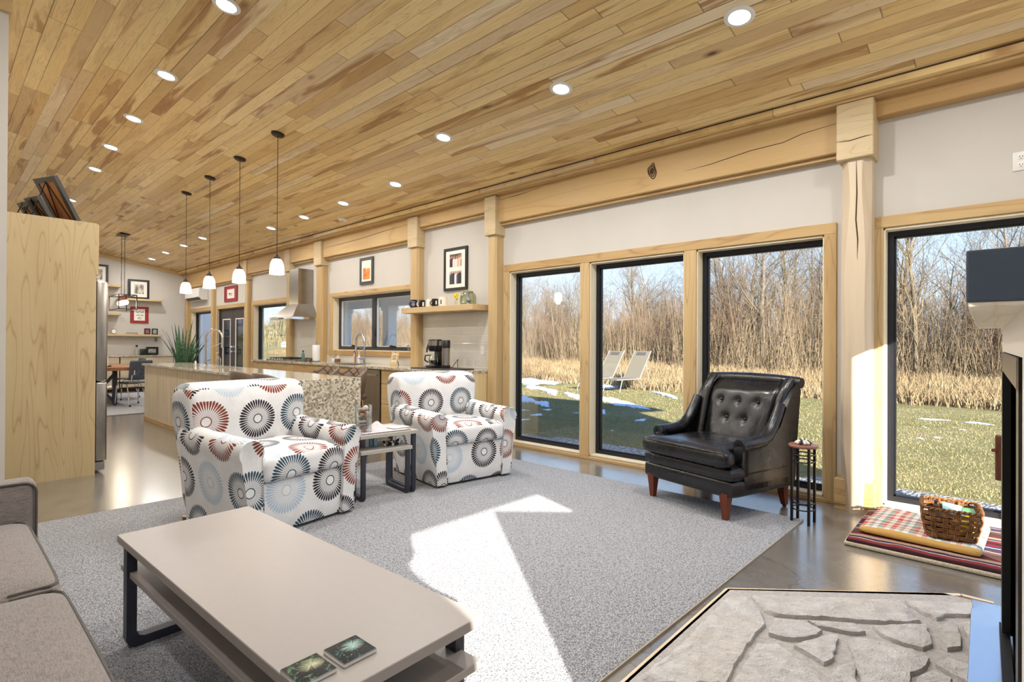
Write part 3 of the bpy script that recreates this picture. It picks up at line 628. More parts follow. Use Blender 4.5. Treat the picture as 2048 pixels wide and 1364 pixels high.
# slipcovered armchairs
def arm_profile(sx):
    """outline of an arm seen from the front: panel widening to a rolled top"""
    pts = [(.315, .02), (.315, .50)]
    for k in range(13):
        t = PI*1.15-(PI*1.35)*k/12
        pts.append((.388+.083*math.cos(t), .560+.080*math.sin(t)))
    pts += [(.452, .46), (.437, .30), (.432, .15), (.436, .02)]
    return [(sx*x, z) for x, z in pts]
def patterned_chair(loc, rz, mat, label, off):
    t = thing('slipcovered_armchair', label, 'armchair', loc, rz, 'slipcovered armchairs on the rug')
    for sx in (-1, 1):
        rings = []
        for y, s, dz in ((-.445, .90, -.004), (-.452, .97, 0), (-.435, 1.0, .002), (-.2, 1.0, .006), (.1, 1.0, .02), (.30, 1.0, .035)):
            c = .385
            tp_ = lambda z: .93+.07*min(1, z/.5)
            rings.append([(sx*(c+(abs(x)-c)*s)*tp_(z), y, (z if z < .1 else z*(1-.02*(1-s)*10)+dz*(z/.6))) for x, z in arm_profile(sx)])
        a_ = G().loft(rings).build('armrest', mat, t, uv=(off[0]+.09*sx, off[1]+.05), smooth=50)
    G().cushion(.645, .80, .34, .03, .0, 6).build('skirt', mat, t, (0, -.035, .015), uv=(off[0], off[1]+.12))
    G().cushion(.640, .70, .165, .055, .03, 12).build('seat_cushion', mat, t, (0, -.115, .345), uv=(off[0]+.16, off[1]+.03), smooth=60)
    # back: raked slab with soft shoulders, full width to the floor
    rings = []
    for z, y0, y1, w in ((.015,.27,.405,.388),(.15,.265,.415,.395),(.42,.20,.435,.412),(.60,.175,.455,.432),(.75,.165,.465,.445),(.86,.175,.468,.448),(.92,.195,.462,.436),(.950,.225,.442,.405),(.957,.262,.402,.36)):
        r = .05; ring = []
        for sx, sy, a0 in ((1, 1, 0), (-1, 1, PI/2), (-1, -1, PI), (1, -1, 1.5*PI)):
            cx = sx*(w-r); cy = (y1-r) if sy > 0 else (y0+r)
            for k in range(5):
                q = a0+PI/2*k/4; ring.append((cx+r*math.cos(q), cy+r*math.sin(q), z))
        # subdivide the long edges so the front can swell
        full = []
        for i, p in enumerate(ring):
            full.append(p); n = ring[(i+1) % len(ring)]
            if abs(p[0]-n[0]) > .2:
                for k in range(1, 8):
                    u = k/8; x = p[0]+(n[0]-p[0])*u; y = p[1]
                    if y < (y0+y1)/2 and .4 < z < .93: y -= .028*math.sin(PI*u)*math.sin(PI*(z-.38)/.57)
                    full.append((x, y, z))
        rings.append(full)
    G().loft(rings).build('backrest', mat, t, uv=(off[0]+.02, off[1]), smooth=60, sub=1)
    for x in (-.38, .38):
        for y in (-.38, .36): G().cyl((x, y, 0), (x, y, .03), .02, .025, 10).build('leg', MT['walnut'], t)
    return t
patterned_chair((1.655, 3.90, RZ), math.radians(9.5), MT['med'], 'white armchair printed with petal medallions, nearer the coffee table', (.1525, .096))
patterned_chair((3.40, 3.93, RZ), math.radians(-8.5), MT['med2'], 'white armchair printed with petal medallions, beside the tall windows', (.255, .11))
# nested side tables between the armchairs
def nest_table(loc, rz, w, d, h, label):
    t = thing('nesting_table', label, 'side table', loc, rz, 'nested side tables between the armchairs')
    G().box(-w/2, w/2, -d/2, d/2, h-.03, h, .002, 1).build('tabletop', MT['taupe_edge'], t, smooth=0)
    for sx in (-1, 1):
        g = uframe(G(), -d/2+.012, d/2-.012, 0, h-.03, .03, .032, .03); g.xf(Matrix.Rotation(PI/2, 4, 'Z')); g.mv(sx*(w/2-.03), 0, 0)
        g.build('leg_frame', MT['navy_metal'], t, smooth=30)
    return t
NZ = math.radians(-7.5)
nest_table((2.510, 3.86, RZ), NZ, .58, .46, .52, 'taupe side table with slate metal legs holding the stone-filled vase')
nest_table((2.520, 3.83, RZ), NZ, .45, .40, .395, 'smaller side table nested under the taller one')
TT = RZ+.52
rn = G(); 
N = 26; rr = random.Random(3)
for i in range(N+1):
    for j in range(9):
        x = -.235+.47*i/N; y = -.195+.34*j/8; z = .0035+(.045*math.exp(-((x-.08)/.035)**2-((y-.10)/.07)**2))+.004*math.sin(x*23)*math.sin(y*17)*(1 if j > 2 else 0)
        rn.v.append(Vector((x, y, max(.003, z))))
for i in range(N):
    for j in range(8): a0 = i*9+j; rn.f.append((a0, a0+9, a0+10, a0+1))
ro = rn.build('table_runner', MT['white_wall'], None, (2.51, 3.86, TT), NZ, smooth=80, fix=True); ro.data.materials[0] = weave('pale_linen', (214, 204, 206), (186, 174, 178)); tag(ro, 'pale rumpled linen cloth on the taller side table', 'cloth')
so_ = ro.modifiers.new('thick', 'SOLIDIFY'); so_.thickness = .002; so_.offset = 1
g = G()
for k in range(30): g.ball((-.23+.46*k/29, -.202, .004), (.006, .006, .004), 6, 4)
g.build('bead_fringe', plain('dark_beads', (72, 70, 74), .35), ro)
# vase of stones
vx, vy = 2.375, 3.80
v = thing('glass_vase', 'clear glass cylinder vase filled with beach stones on the side table', 'vase', (vx, vy, TT+.006))
g = G().lathe([(.0, .0), (.066, .0), (.068, .004), (.068, .215), (.064, .215), (.064, .010), (.0, .010)], 36); g.build('glass_body', MT['glassware'], v)
STN = [((150,120,108),'reddish brown'),((128,104,98),'dark brown'),((176,150,136),'dusty pink'),((196,190,182),'pale grey'),((214,140,78),'orange'),((92,84,86),'charcoal'),((206,196,186),'cream'),((168,156,146),'grey brown')]
rs = random.Random(8); cols = [plain('stone_'+n.replace(' ', '_'), c, .5, var=.18, scale=60) for c, n in STN]
lay = [((-.012,-.018,.022),(.048,.036,.016),0,'flat stone lying at the bottom of the vase'),((.032,.026,.022),(.026,.03,.015),1,'small stone at the bottom back of the vase'),((-.022,-.012,.050),(.036,.030,.013),7,'flat stone second from the vase bottom on the left'),
       ((.033,-.014,.066),(.022,.02,.036),3,'tall oval stone standing upright at the front of the vase'),((-.02,-.014,.076),(.036,.032,.012),6,'flat stone third from the vase bottom on the left'),((.004,.034,.07),(.03,.022,.03),2,'round stone at the back of the vase'),
       ((-.028,-.020,.102),(.024,.020,.014),5,'small stone under the orange one in the vase'),((-.026,-.024,.130),(.022,.018,.016),4,'bright stone halfway up the vase'),((.010,-.034,.124),(.021,.02,.020),2,'stone beside the orange one in the vase'),
       ((.036,.006,.130),(.022,.026,.026),3,'stone leaning on the glass halfway up the vase'),((-.008,.026,.135),(.03,.026,.022),1,'stone behind the orange one in the vase'),((-.012,-.012,.168),(.042,.034,.017),0,'wide flat stone on top of the pile in the vase'),((.034,.02,.175),(.022,.024,.022),6,'stone at the top right of the pile in the vase')]
for (c, r, ci, lab) in lay:
    st = G().ball((0, 0, 0), r, 16, 10)
    for i, p in enumerate(st.v): st.v[i] = p*(1+.06*math.sin(p.x*140+ci)+.05*math.sin(p.y*120+p.z*90))
    o = st.build('stone', cols[ci], None, (vx+c[0], vy+c[1], TT+.006+.010+c[2]), rs.uniform(0, 6)); tag(o, STN[ci][1]+' '+lab, 'stone', 'stones in the glass vase')
mg = G().box(-.08, .08, -.055, .055, 0, .006, .001, 1).build('magazine', plain('magazine_paper', (226, 222, 214), .4), None, (2.69, 3.765, TT+.009), NZ+.2); tag(mg, 'thin white magazine on the linen cloth by the table edge', 'magazine')
# things on the smaller table
S2 = RZ+.395
for x, c, h, lab in ((-.15,(96,90,104),.07,'purple grey'),(-.12,(190,188,178),.08,'cream'),(-.085,(104,132,160),.085,'blue'),(-.045,(150,186,190),.09,'pale teal')):
    bo = thing('book', lab+' book standing on the smaller side table', 'book', (2.52+x*math.cos(NZ)+.02, 3.83+x*math.sin(NZ)+.04, S2), NZ, 'books on the smaller side table')
    G().box(-.016, .016, -.09, .09, 0, h, .002, 1).build('cover', plain(lab.replace(' ', '_')+'_cover', c, .5), bo, smooth=0)
    G().box(-.012, .012, -.085, .085, h-.001, h+.0005).build('pages', MT['white_paint'], bo, smooth=0)
g = G(); bl = plain('black_bead', (26, 26, 28), .25)
bw = thing('bead_garland', 'black and white bead garland heaped on the smaller side table', 'garland', (2.60, 3.73, S2))
w_, k_ = G(), G()
for i in range(34):
    q = i*.75; r = .035+.02*math.sin(i*1.3); c = (r*1.3*math.cos(q)+.03*math.sin(i*.3), r*.8*math.sin(q), .011+.017*(i % 3)*.6)
    (w_ if i % 2 else k_).ball(c, .0105, 9, 6)
w_.build('white_bead', MT['white_plastic'], bw); k_.build('black_bead', bl, bw)
# tufted leather armchair
LC = thing('leather_armchair', 'worn black button-tufted leather armchair in front of the tall windows', 'armchair', (4.262, 1.685, .004), math.radians(-106))
LE = MT['leather']
leg = wood('chair_leg_wood', 2, (124, 62, 40), (100, 46, 28), (64, 28, 16), 2, .3, .05, 6, .4)
for x in (-.345, .345):
    for y in (-.345, .335):
        g = G(); k = 1 if y < 0 else -1
        g.loft([[(x+a*s, y+b*s+dy, z) for a, b in ((-1,-1),(1,-1),(1,1),(-1,1))] for z, s, dy in ((.012,.018,0 if k > 0 else .03),(.10,.025,0 if k > 0 else .008),(.20,.034,0))])
        lo = g.build('leg', leg, LC, smooth=30)
        G().cyl((x, y+(0 if k > 0 else .03), 0), (x, y+(0 if k > 0 else .03), .014), .016, .013, 12).build('glide', MT['iron'], lo)
b1 = G().cushion(.84, .75, .13, .035, .0, 8).build('lower_band', LE, LC, (0, -.005, .165))
b2 = G().cushion(.84, .76, .115, .045, .0, 8).build('base', LE, LC, (0, -.01, .275))
sc = G().cushion(.62, .66, .125, .05, .03, 12).mv(0, 0, 0)
for i, p in enumerate(sc.v):
    if p.y < -.20: sc.v[i] = Vector((p.x*1.32, p.y, p.z))
so2 = sc.build('seat_cushion', LE, LC, (0, -.105, .375), smooth=70)
G().tube([(.385, -.31, .112), (.2, -.332, .118), (-.2, -.332, .118), (-.385, -.31, .112)], .006, 6).build('piping', LE, so2)
for sx in (-1, 1):
    # rolled arm that sweeps up into the back
    path = [(-.245, .525, .050), (-.22, .530, .051), (-.12, .530, .050), (.0, .540, .049), (.08, .575, .046), (.14, .635, .043), (.20, .72, .040), (.245, .80, .037)]
    g = G().tube([(sx*.385, y, z) for y, z, r in path], [r for y, z, r in path], 16)
    ao = g.build('armrest', LE, LC, smooth=60)
    G().lathe([(.0, 0), (.018, 0), (.020, .006), (.046, .008), (.050, .002), (.050, -.004), (.0, -.004)], 24).xf(Matrix.Translation((sx*.385, -.246, .526)) @ Matrix.Rotation(PI/2, 4, 'X')).build('scroll_end', LE, ao)
    # front post under the scroll and flat outer side
    G().box(sx*.335 if sx > 0 else -.42, .42 if sx > 0 else -.335, -.255, -.18, .30, .525, .015, 2).build('arm_front', LE, LC)
    x0, x1 = (.375, .42) if sx > 0 else (-.42, -.375)
    poly = [(-.24, .22), (.38, .20), (.42, .60), (.455, .90), (.43, .955), (.36, .90), (.28, .80), (.19, .64), (.10, .565), (-.05, .53), (-.24, .53)]
    G().prism(poly, 0, x0, x1).build('outer_side', LE, LC, smooth=30)
# back: tufted inner cushion, side rolls, scrolled top
g = G(); nx, nz = 36, 30; BT = [(-.17,.79),(0,.79),(.17,.79),(-.085,.65),(.085,.65)]
def back_y(z): return .205+.185*(z-.42)/.55+.10*max(0, (z-.80)/.2)**2
for j in range(nz+1):
    z = .40+.575*j/nz
    for i in range(nx+1):
        u = -1+2*i/nx; x = .285*u*(1+.12*(z-.4)/.55)
        bulge = .075*math.sqrt(max(0, 1-u**4))*min(1, math.sqrt(max(0, (1-j/nz)*6)))*1.0
        dim = 0
        for bx, bz in BT:
            d = math.hypot(x-bx, z-bz); dim += .026*math.exp(-(d/.026)**2)+.012*math.exp(-(d/.08)**2)
        g.v.append(Vector((x, back_y(z)-bulge+dim, z)))
for j in range(nz):
    for i in range(nx): a0 = j*(nx+1)+i; g.f.append((a0, a0+1, a0+nx+2, a0+nx+1))
bo = g.build('back_cushion', LE, LC, smooth=80)
md = bo.modifiers.new('thick', 'SOLIDIFY'); md.thickness = .03; md.offset = -1
for bx, bz in BT: G().ball((bx, back_y(bz)-.045, bz), (.013, .008, .013), 12, 8).build('button', LE, bo)
for sx in (-1, 1):
    pts = [(sx*(.318+.035*(z-.4)/.55), back_y(z)-.03, z) for z in [.42+.05*k for k in range(12)]]
    G().tube(pts, [.036]*8+[.038, .040, .042, .042], 14).build('side_roll', LE, LC, smooth=70)
rings = []
for z, y0, y1 in ((.20,.335,.385),(.50,.33,.405),(.75,.36,.44),(.92,.42,.475),(.955,.435,.50)):
    rings.append([(-.385, y0, z), (.385, y0, z), (.385, y1, z), (-.385, y1, z)])
G().loft(rings).build('back_shell', LE, LC, smooth=40)
tp = G().tube([(-.425, .46, .955), (-.40, .46, .957), (-.2, .457, .966), (0, .455, .969), (.2, .457, .966), (.40, .46, .957), (.425, .46, .955)], [.040, .047, .050, .051, .050, .047, .040], 18)
tp.build('top_roll', LE, LC, smooth=70)
g = G().tube([(-.30, .345, .925), (-.29, .40, .975), (-.28, .44, 1.0)], .004, 5).tube([(.30, .345, .925), (.29, .40, .975), (.28, .44, 1.0)], .004, 5); g.build('piping', LE, LC)
# little plant stand with a bead string on top
ps = thing('plant_stand', 'slender black iron plant stand with round wooden top beside the leather armchair', 'plant stand', (4.205, 1.043, 0), math.radians(-3))
for x in (-.062, .062):
    for y in (-.055, .055): G().box(x-.008, x+.008, y-.008, y+.008, 0, .535).build('leg', MT['iron'], ps, smooth=0)
def oval(a, b2, z): return [(a*math.cos(2*PI*k/28), b2*math.sin(2*PI*k/28), z) for k in range(28)]
for z in (.10, .145, .435, .485): G().tube(oval(.078, .07, z), .0045, 6, closed=True).build('ring', MT['iron'], ps)
G().lathe([(0, .533), (.092, .533), (.096, .538), (.096, .548), (.092, .553), (0, .553)], 36).build('round_top', wood('stand_top_wood', 0, (150, 100, 84), (126, 78, 62), (90, 50, 40), 2, .3, .1), ps)
bs = thing('bead_string', 'string of black and white beads coiled on the plant stand', 'bead string', (4.205, 1.043, .553))
w_, k_ = G(), G()
for i in range(40):
    q = i*.52; r = .056-.0008*i; (k_ if i % 3 == 0 else w_).ball((r*math.cos(q), r*.9*math.sin(q), .010+.0005*i), .0105, 9, 6)
w_.build('white_bead', plain('ivory_bead', (222, 216, 204), .3), bs); k_.build('black_bead', bl, bs)
# pet bed, plaid cushion, basket
def stripes_mat(name):
    b = NB(name); x, y, z = b.xyz(b.obj())[:3]; n = b.noise(b.obj(), 6, 3)
    t = b.ma('FRACT', b.ma('MULTIPLY_ADD', n, .10, b.ma('MULTIPLY', x, 2.05)))
    c = b.ramp(t, [(0, lin(96, 40, 40)), (.07, lin(60, 34, 40)), (.13, lin(134, 54, 54)), (.21, lin(206, 200, 196)), (.225, lin(52, 46, 66)), (.28, lin(184, 154, 130)), (.36, lin(112, 52, 50)), (.44, lin(84, 62, 56)), (.6, lin(118, 88, 78)), (.68, lin(210, 204, 204)), (.70, lin(84, 66, 62)), (.8, lin(52, 60, 104)), (.85, lin(200, 204, 220)), (.88, lin(44, 48, 92)), (.93, lin(140, 44, 48))], 'CONSTANT')
    f = b.noise(b.vm('MULTIPLY', b.obj(), (300, 30, 30)), 1, 2); c = b.mix(b.ma('MULTIPLY', f, .3), c, lin(70, 52, 50))
    b.bump(n, .3, .02); return b.fin(c, .9, 0, .1)
def plaid_mat(name):
    b = NB(name); x, y, z = b.xyz(b.obj())[:3]
    def band(v, k, o): return b.ramp(b.ma('FRACT', b.ma('MULTIPLY_ADD', v, k, o)), [(0, lin(190, 74, 64)), (.16, lin(222, 212, 198)), (.32, lin(200, 110, 98)), (.44, lin(120, 154, 144)), (.58, lin(226, 222, 212)), (.74, lin(130, 160, 150)), (.86, lin(220, 190, 176))], 'CONSTANT')
    c = b.mix(.5, band(x, 5.3, .1), band(y, 6.2, .3)); s = None
    f = b.ramp(b.ma('FRACT', b.ma('MULTIPLY', x, 2.9)), [(0, lin(206, 166, 96)), (.08, lin(198, 156, 88)), (.9, lin(206, 170, 100))], 'CONSTANT')
    c = b.mix(b.ma('LESS_THAN', x, -.285), c, f); b.bump(b.noise(b.obj(), 9, 3), .3, .02); return b.fin(c, .9, 0, .1)
pb = thing('pet_bed', 'striped blanket-covered pet bed on the floor below the right window', 'pet bed', (4.375, .28, 0), 0)
G().cushion(.93, .90, .036, .017, .008, 12).build('mattress', stripes_mat('woven_stripe'), pb, (0, 0, .012), smooth=70)
def fleece():
    b = NB('cream_fleece'); n = b.noise(b.obj(), 130, 3, .7); b.bump(n, .9, .01); return b.fin(b.ramp(n, [(.3, lin(196, 180, 152)), (.65, lin(228, 216, 192))]), .95, 0, .05)
G().cushion(.95, .92, .032, .014, 0, 8).build('fleece_edge', fleece(), pb)
cu = G().cushion(.64, .60, .040, .019, .010, 14); 
for i, p in enumerate(cu.v): cu.v[i] = p+Vector((0, 0, .005*math.sin(p.x*19)*math.sin(p.y*15)*(1 if p.z > .03 else 0)))
co = cu.build('plaid_cushion', plaid_mat('plaid_fleece'), None, (4.36, .37, .056), math.radians(-3), smooth=70); tag(co, 'red and green plaid cushion lying on the striped pet bed', 'cushion')
def basket_mat():
    b = NB('woven_rattan'); n = b.noise(b.obj(), 40, 4, .6); return b.fin(b.ramp(n, [(.3, lin(92, 60, 34)), (.55, lin(138, 94, 54)), (.75, lin(170, 124, 78))]), .55, 0, .3)
RT = basket_mat()
bk = thing('wicker_basket', 'open-weave brown wicker basket sitting on the plaid cushion', 'basket', (4.235, .235, .106), math.radians(6))
def rrect(w, d, r, n=5):
    pts = []
    for sx, sy, a0 in ((1, 1, 0), (-1, 1, PI/2), (-1, -1, PI), (1, -1, 1.5*PI)):
        for k in range(n+1):
            q = a0+PI/2*k/n; pts.append((sx*(w/2-r)+r*math.cos(q), sy*(d/2-r)+r*math.sin(q)))
    return pts
def sample(poly, n):
    ps = [Vector((p[0], p[1], 0)) for p in poly]; L = [0]
    for i in range(len(ps)): L.append(L[-1]+(ps[(i+1) % len(ps)]-ps[i]).length)
    out = []
    for k in range(n):
        s = L[-1]*k/n
        for i in range(len(ps)):
            if L[i] <= s < L[i+1]+1e-9:
                out.append(ps[i].lerp(ps[(i+1) % len(ps)], (s-L[i])/(L[i+1]-L[i]))); break
    return out
def bring(z): k = z/.19; return .25+.05*min(1, k*1.6), .235+.045*min(1, k*1.6), .05
g = G(); NS = 18
for i in range(NS):
    for d in (-.0085, 0, .0085):
        pts = []
        for k in range(16):
            z = .172*k/15; w, dd, r = bring(z); q = sample(rrect(w, dd, r), NS*8); c = q[(i*8) % (NS*8)]; c2 = q[(i*8+1) % (NS*8)]; tn = (c2-c).normalized(); nm = Vector((tn.y, -tn.x, 0))
            ph = 1 if (i+int(k/15*5.99)) % 2 == 0 else -1
            pts.append(c+tn*d+nm*(.004*ph)+Vector((0, 0, z)))
        g.tube(pts, .0046, 5)
up = g.build('stakes', RT, bk)
g = G()
for j in range(5):
    for d in (-.0075, 0, .0075):
        z = .02+.145*j/4.6+d; w, dd, r = bring(z); q = sample(rrect(w, dd, r), NS*4); pts = []
        for k, c in enumerate(q):
            c2 = q[(k+1) % len(q)]; tn = (c2-c).normalized(); nm = Vector((tn.y, -tn.x, 0)); s = math.cos(PI*k/(NS*4/NS)+j*PI)
            pts.append(c-nm*.004*s*1.2+Vector((0, 0, z)))
        g.tube(pts, .0042, 5, closed=True)
g.build('weavers', RT, bk)
g = G(); w, dd, r = bring(.175)
for d in (0, PI):
    pts = []; q = sample(rrect(w, dd, r), 160)
    for k, c in enumerate(q):
        c2 = q[(k+1) % 160]; tn = (c2-c).normalized(); nm = Vector((tn.y, -tn.x, 0)); pts.append(c+nm*.006*math.cos(k*.9+d)+Vector((0, 0, .175+.006*math.sin(k*.9+d))))
    g.tube(pts, .006, 6, closed=True)
g.build('rim', RT, bk)
G().tube([(.135, -.05, .172), (.125, -.045, .15), (.115, 0, .135), (.125, .045, .15), (.135, .05, .172)], .008, 8).build('handle', RT, bk)
G().box(-.12, .12, -.11, .11, 0, .008, .003, 1).build('bottom', RT, bk)
pp = G().box(-.085, .085, -.05, .05, 0, .012, .004, 2)
o = pp.build('folded_leaflet', plain('teal_green_print', (150, 196, 190), .5, var=.2, scale=20), None, (4.245, .225, .252), math.radians(6)); o.rotation_euler = (math.radians(8), math.radians(-6), math.radians(6)); tag(o, 'pale teal booklet lying across the top of the basket', 'booklet')
o = G().box(-.06, .06, -.03, .03, 0, .012, .004, 2).build('green_leaflet', plain('leaf_green', (104, 160, 104), .5, var=.2), None, (4.26, .15, .252), .1); o.name = 'folded_leaflet.001'; tag(o, 'green booklet at the right end of the basket', 'booklet')
o = G().cushion(.13, .10, .13, .045, 0, 6).build('toy', plain('yellow_plush', (226, 204, 60), .8, var=.15), None, (4.23, .165, .117), .3); tag(o, 'yellow toy showing through the weave of the basket', 'toy')
o = G().cushion(.12, .12, .125, .045, 0, 6).build('dark_bundle', plain('dark_cloth', (38, 38, 46), .85), None, (4.24, .295, .117), .1); o.name = 'cloth_bundle'; tag(o, 'dark cloth bundle inside the left half of the basket', 'cloth bundle')
# hearth of flagstones
def stone_mat():
    b = NB('limestone_flag'); o = b.obj(); n = b.noise(o, 14, 7, .65, .4); n2 = b.noise(o, 55, 4, .7); n3 = b.noise(o, 3, 2)
    c = b.ramp(n, [(.25, lin(190, 182, 177)), (.5, lin(206, 202, 199)), (.72, lin(220, 217, 214))]); c = b.mix(b.ramp(n3, [(.5, 0.0), (.7, .35)]), c, lin(216, 205, 188))
    b.bump(b.ma('ADD', n, b.ma('MULTIPLY', n2, .35)), 1.0, .035); return b.fin(c, .8, 0, .2)
def mortar_mat():
    b = NB('mortar'); n = b.noise(b.obj(), 70, 4, .7); b.bump(n, .8, .01); return b.fin(b.ramp(n, [(.3, lin(160, 154, 150)), (.7, lin(196, 191, 187))]), .9, 0, .1)
hs = thing('hearth', 'raised flagstone hearth with pale edging in front of the fireplace', 'hearth', (0, 0, 0))
HP = [(.72,-.02),(.72,.60),(1.05,1.005),(2.715,1.012),(3.40,.215),(3.40,.03)]
G().prism(HP, 2, 0, .036).build('mortar_bed', mortar_mat(), hs, smooth=0)
g = G(); ed = [(.72,.60),(1.05,1.005),(2.715,1.012),(3.44,.15),(3.44,.03)]
for a, b2 in zip(ed, ed[1:]):
    d = Vector((b2[0]-a[0], b2[1]-a[1], 0)).normalized(); n = Vector((-d.y, d.x, 0))*.012
    A, B = Vector((*a, 0)), Vector((*b2, 0)); g.prism([tuple((A-n)[:2]), tuple((B-n)[:2]), tuple((B+n)[:2]), tuple((A+n)[:2])], 2, 0, .036)
g.build('edging', wood('hearth_edging', 0, (226, 208, 182), (208, 186, 152), (176, 146, 104), 2, .5), hs, smooth=0)
SM = stone_mat()
FL = ['540,250 650,240 720,320 735,380 600,560 540,690 60,690 330,470','662,236 1430,262 1530,370 1460,376 1200,363 1060,350 800,338 728,310','1442,264 1790,278 1800,336 1650,338 1610,356 1525,322','790,352 935,368 1026,412 1000,440 880,462 745,430 764,390','944,368 1190,380 1248,424 1170,426 1080,405 1004,392','1275,395 1550,384 1590,495 1530,503 1450,488 1330,440','877,492 1070,437 1105,440 1080,573 1042,583 942,530','1148,462 1250,452 1480,512 1578,560 1560,600 1480,640 1470,690 1220,690','1612,392 1680,370 1718,402 1728,500 1660,508 1632,470','690,480 800,487 880,542 980,622 1030,690 570,690 640,570','1600,592 1660,552 1790,600 1790,690 1700,650','1740,382 1795,367 1795,470 1762,440','1100,600 1190,580 1206,690 1060,690','1500,660 1580,620 1680,662 1690,700 1500,700']
rs = random.Random(11)
def flag(poly):
    n = []; k = len(poly)
    for i in range(k):
        a, b2 = Vector(poly[i]), Vector(poly[(i+1) % k]); m = max(2, int((b2-a).length/.03))
        for j in range(m): n.append(a.lerp(b2, j/m)+Vector((rs.uniform(-.005, .005), rs.uniform(-.005, .005))))
    c = sum((Vector(p) for p in n), Vector((0, 0)))/len(n)
    rings = []
    for s, z in ((1.0, .03), (.992, .046), (.970, .0535), (.80, .0555), (.5, .054), (.2, .0555)): rings.append([(c.x+(p.x-c.x)*s, c.y+(p.y-c.y)*s, z+rs.uniform(-.0012, .0012)*(s < .99)) for p in n])
    G().loft(rings).build('flagstone', SM, hs, smooth=45)
for f in FL:
    flag([tuple(P(1240+float(a)/2.535, 1100+float(b2)/2.535, 2, .043)[:2]) for a, b2 in (q.split(',') for q in f.split())])
flag([(.80,.10),(1.2,.10),(1.25,.5),(1.0,.75),(.80,.55)]); flag([(1.3,.12),(1.62,.12),(1.6,.42),(1.32,.48)])
# fireplace seen almost edge-on at the right
FA = math.radians(1.1)
fp = thing('fireplace', 'white fireplace surround with dark mantel and black firebox', 'fireplace', (1.42, -.034, 0), FA)
WP = plain('surround_paint', (232, 226, 218), .4, var=.01)
FW = 1.79
g = G().box(0, .16, -.05, 0, .045, 1.34).box(FW-.14, FW, -.05, 0, .045, 1.34).box(.16, FW-.14, -.05, 0, 1.235, 1.34); g.build('surround', WP, fp, smooth=0)
bpm = plain('soot_black', (20, 19, 19), .55); 
G().box(.16, FW-.14, -.40, -.37, .05, 1.24).box(.15, .17, -.40, -.02, .05, 1.24).box(FW-.15, FW-.13, -.40, -.02, .05, 1.24).box(.16, FW-.14, -.40, -.02, 1.22, 1.245).box(.16, FW-.14, -.40, -.03, .03, .055).build('firebox', bpm, fp, smooth=0)
G().box(FW-.27, FW-.14, -.02, .006, .10, 1.232).box(.16, .27, -.02, .006, .10, 1.232).box(.16, FW-.14, -.02, .006, 1.16, 1.232).build('firebox_frame', MT['black'], fp, smooth=0)
G().box(.02, FW-.02, -.41, -.052, 1.24, 1.33).box(.02, .15, -.41, -.052, .045, 1.24).box(FW-.13, FW-.02, -.41, -.052, .045, 1.24).build('chase', MT['white_wall'], fp, smooth=0)
G().box(-.003, FW+.012, -.10, .086, 1.337, 1.347, .002, 1).build('mantel_underside', wood('mantel_wood', 0, (238, 228, 208), (230, 214, 188), (208, 186, 152), 1.5, .5, .1), fp, smooth=0)
G().box(-.005, FW+.015, -.10, .089, 1.347, 1.452, .004, 2).build('mantel', plain('slate_paint', (72, 85, 102), .5, var=.02, scale=60, bump=.05), fp, smooth=0)
LP = plain('polished_ledge', (190, 198, 210), .16, .75, .02)
G().box(.0, FW+.02, .0, .105, .050, .062, .002, 1).build('ledge', LP, fp, smooth=0)
G().box(.16, FW-.12, -.02, .012, .062, .085, .001, 1).build('ledge_lip', bpm, fp, smooth=0)
G().box(FW+.03, FW+.19, .0, .105, .030, .042, .002, 1).build('ledge_end', LP, fp, smooth=0)
hd = G().box(FW+.005, FW+.05, -.006, .024, .66, .86, .006, 2).cyl((FW+.005, .026, .795), (FW-.004, .030, .795), .008, .008, 12)
hd.build('wooden_side_plate', wood('dark_plate_wood', 2, (104, 62, 42), (84, 46, 30), (50, 26, 16), 3, .4), fp)
# duplex outlet high on the window wall
ol = thing('wall_outlet', 'white duplex outlet high on the wall above the right window', 'outlet', (WX, -.088, 2.483))
G().box(-.008, 0, -.042, .042, -.062, .062, .003, 2).build('cover_plate', MT['white_plastic'], ol)
g = G()
for z in (-.026, .026):
    G().box(-.011, -.006, -.018, .018, z-.018, z+.018, .003, 2).build('receptacle', MT['white_plastic'], ol)
    for y in (-.007, .007): g.box(-.0118, -.0105, y-.0015, y+.0015, z-.002, z+.008)
    g.cyl((-.0118, 0, z-.010), (-.0105, 0, z-.010), .003, .003, 8)
g.build('slots', MT['black'], ol)
# ------------------------------------------------------------------ kitchen
def ribbed():
    b = NB('ribbed_pale_boards'); x, y, z = b.xyz(b.obj())[:3]
    u = b.ma('MULTIPLY', y, 1/.072); row = b.ma('FLOOR', u); r = b.white(b.com(row, 4.0, 1.0)); f = b.ma('FRACT', u); e = b.ma('MINIMUM', f, b.ma('SUBTRACT', 1.0, f))
    o = b.ma('MULTIPLY', r, 40.0); n = b.noise(b.com(b.ma('MULTIPLY_ADD', y, 30.0, o), o, b.ma('MULTIPLY', z, 1.6)), 1, 3, .6, .4)
    c = b.ramp(n, [(.3, lin(190, 170, 136)), (.55, lin(218, 204, 176)), (.75, lin(226, 216, 194))]); c = b.mix(b.ma('MULTIPLY', r, .35), c, lin(214, 196, 162))
    c = b.mix(b.ramp(e, [(.04, .75), (.07, 0.0)]), c, lin(132, 112, 84)); b.bump(b.ramp(e, [(.03, 0.0), (.09, 1.0)]), .5, .006)
    return b.fin(c, .45, 0, .3)
isl = thing('kitchen_island', 'long kitchen island with pale ribbed boards and granite top', 'kitchen island', (0, 0, 0))
G().box(2.355, 2.94, 6.05, 10.08, .02, .872).box(2.62, 2.94, 4.85, 6.05, .02, .872).build('body', MT['cab_pale'], isl, smooth=0)
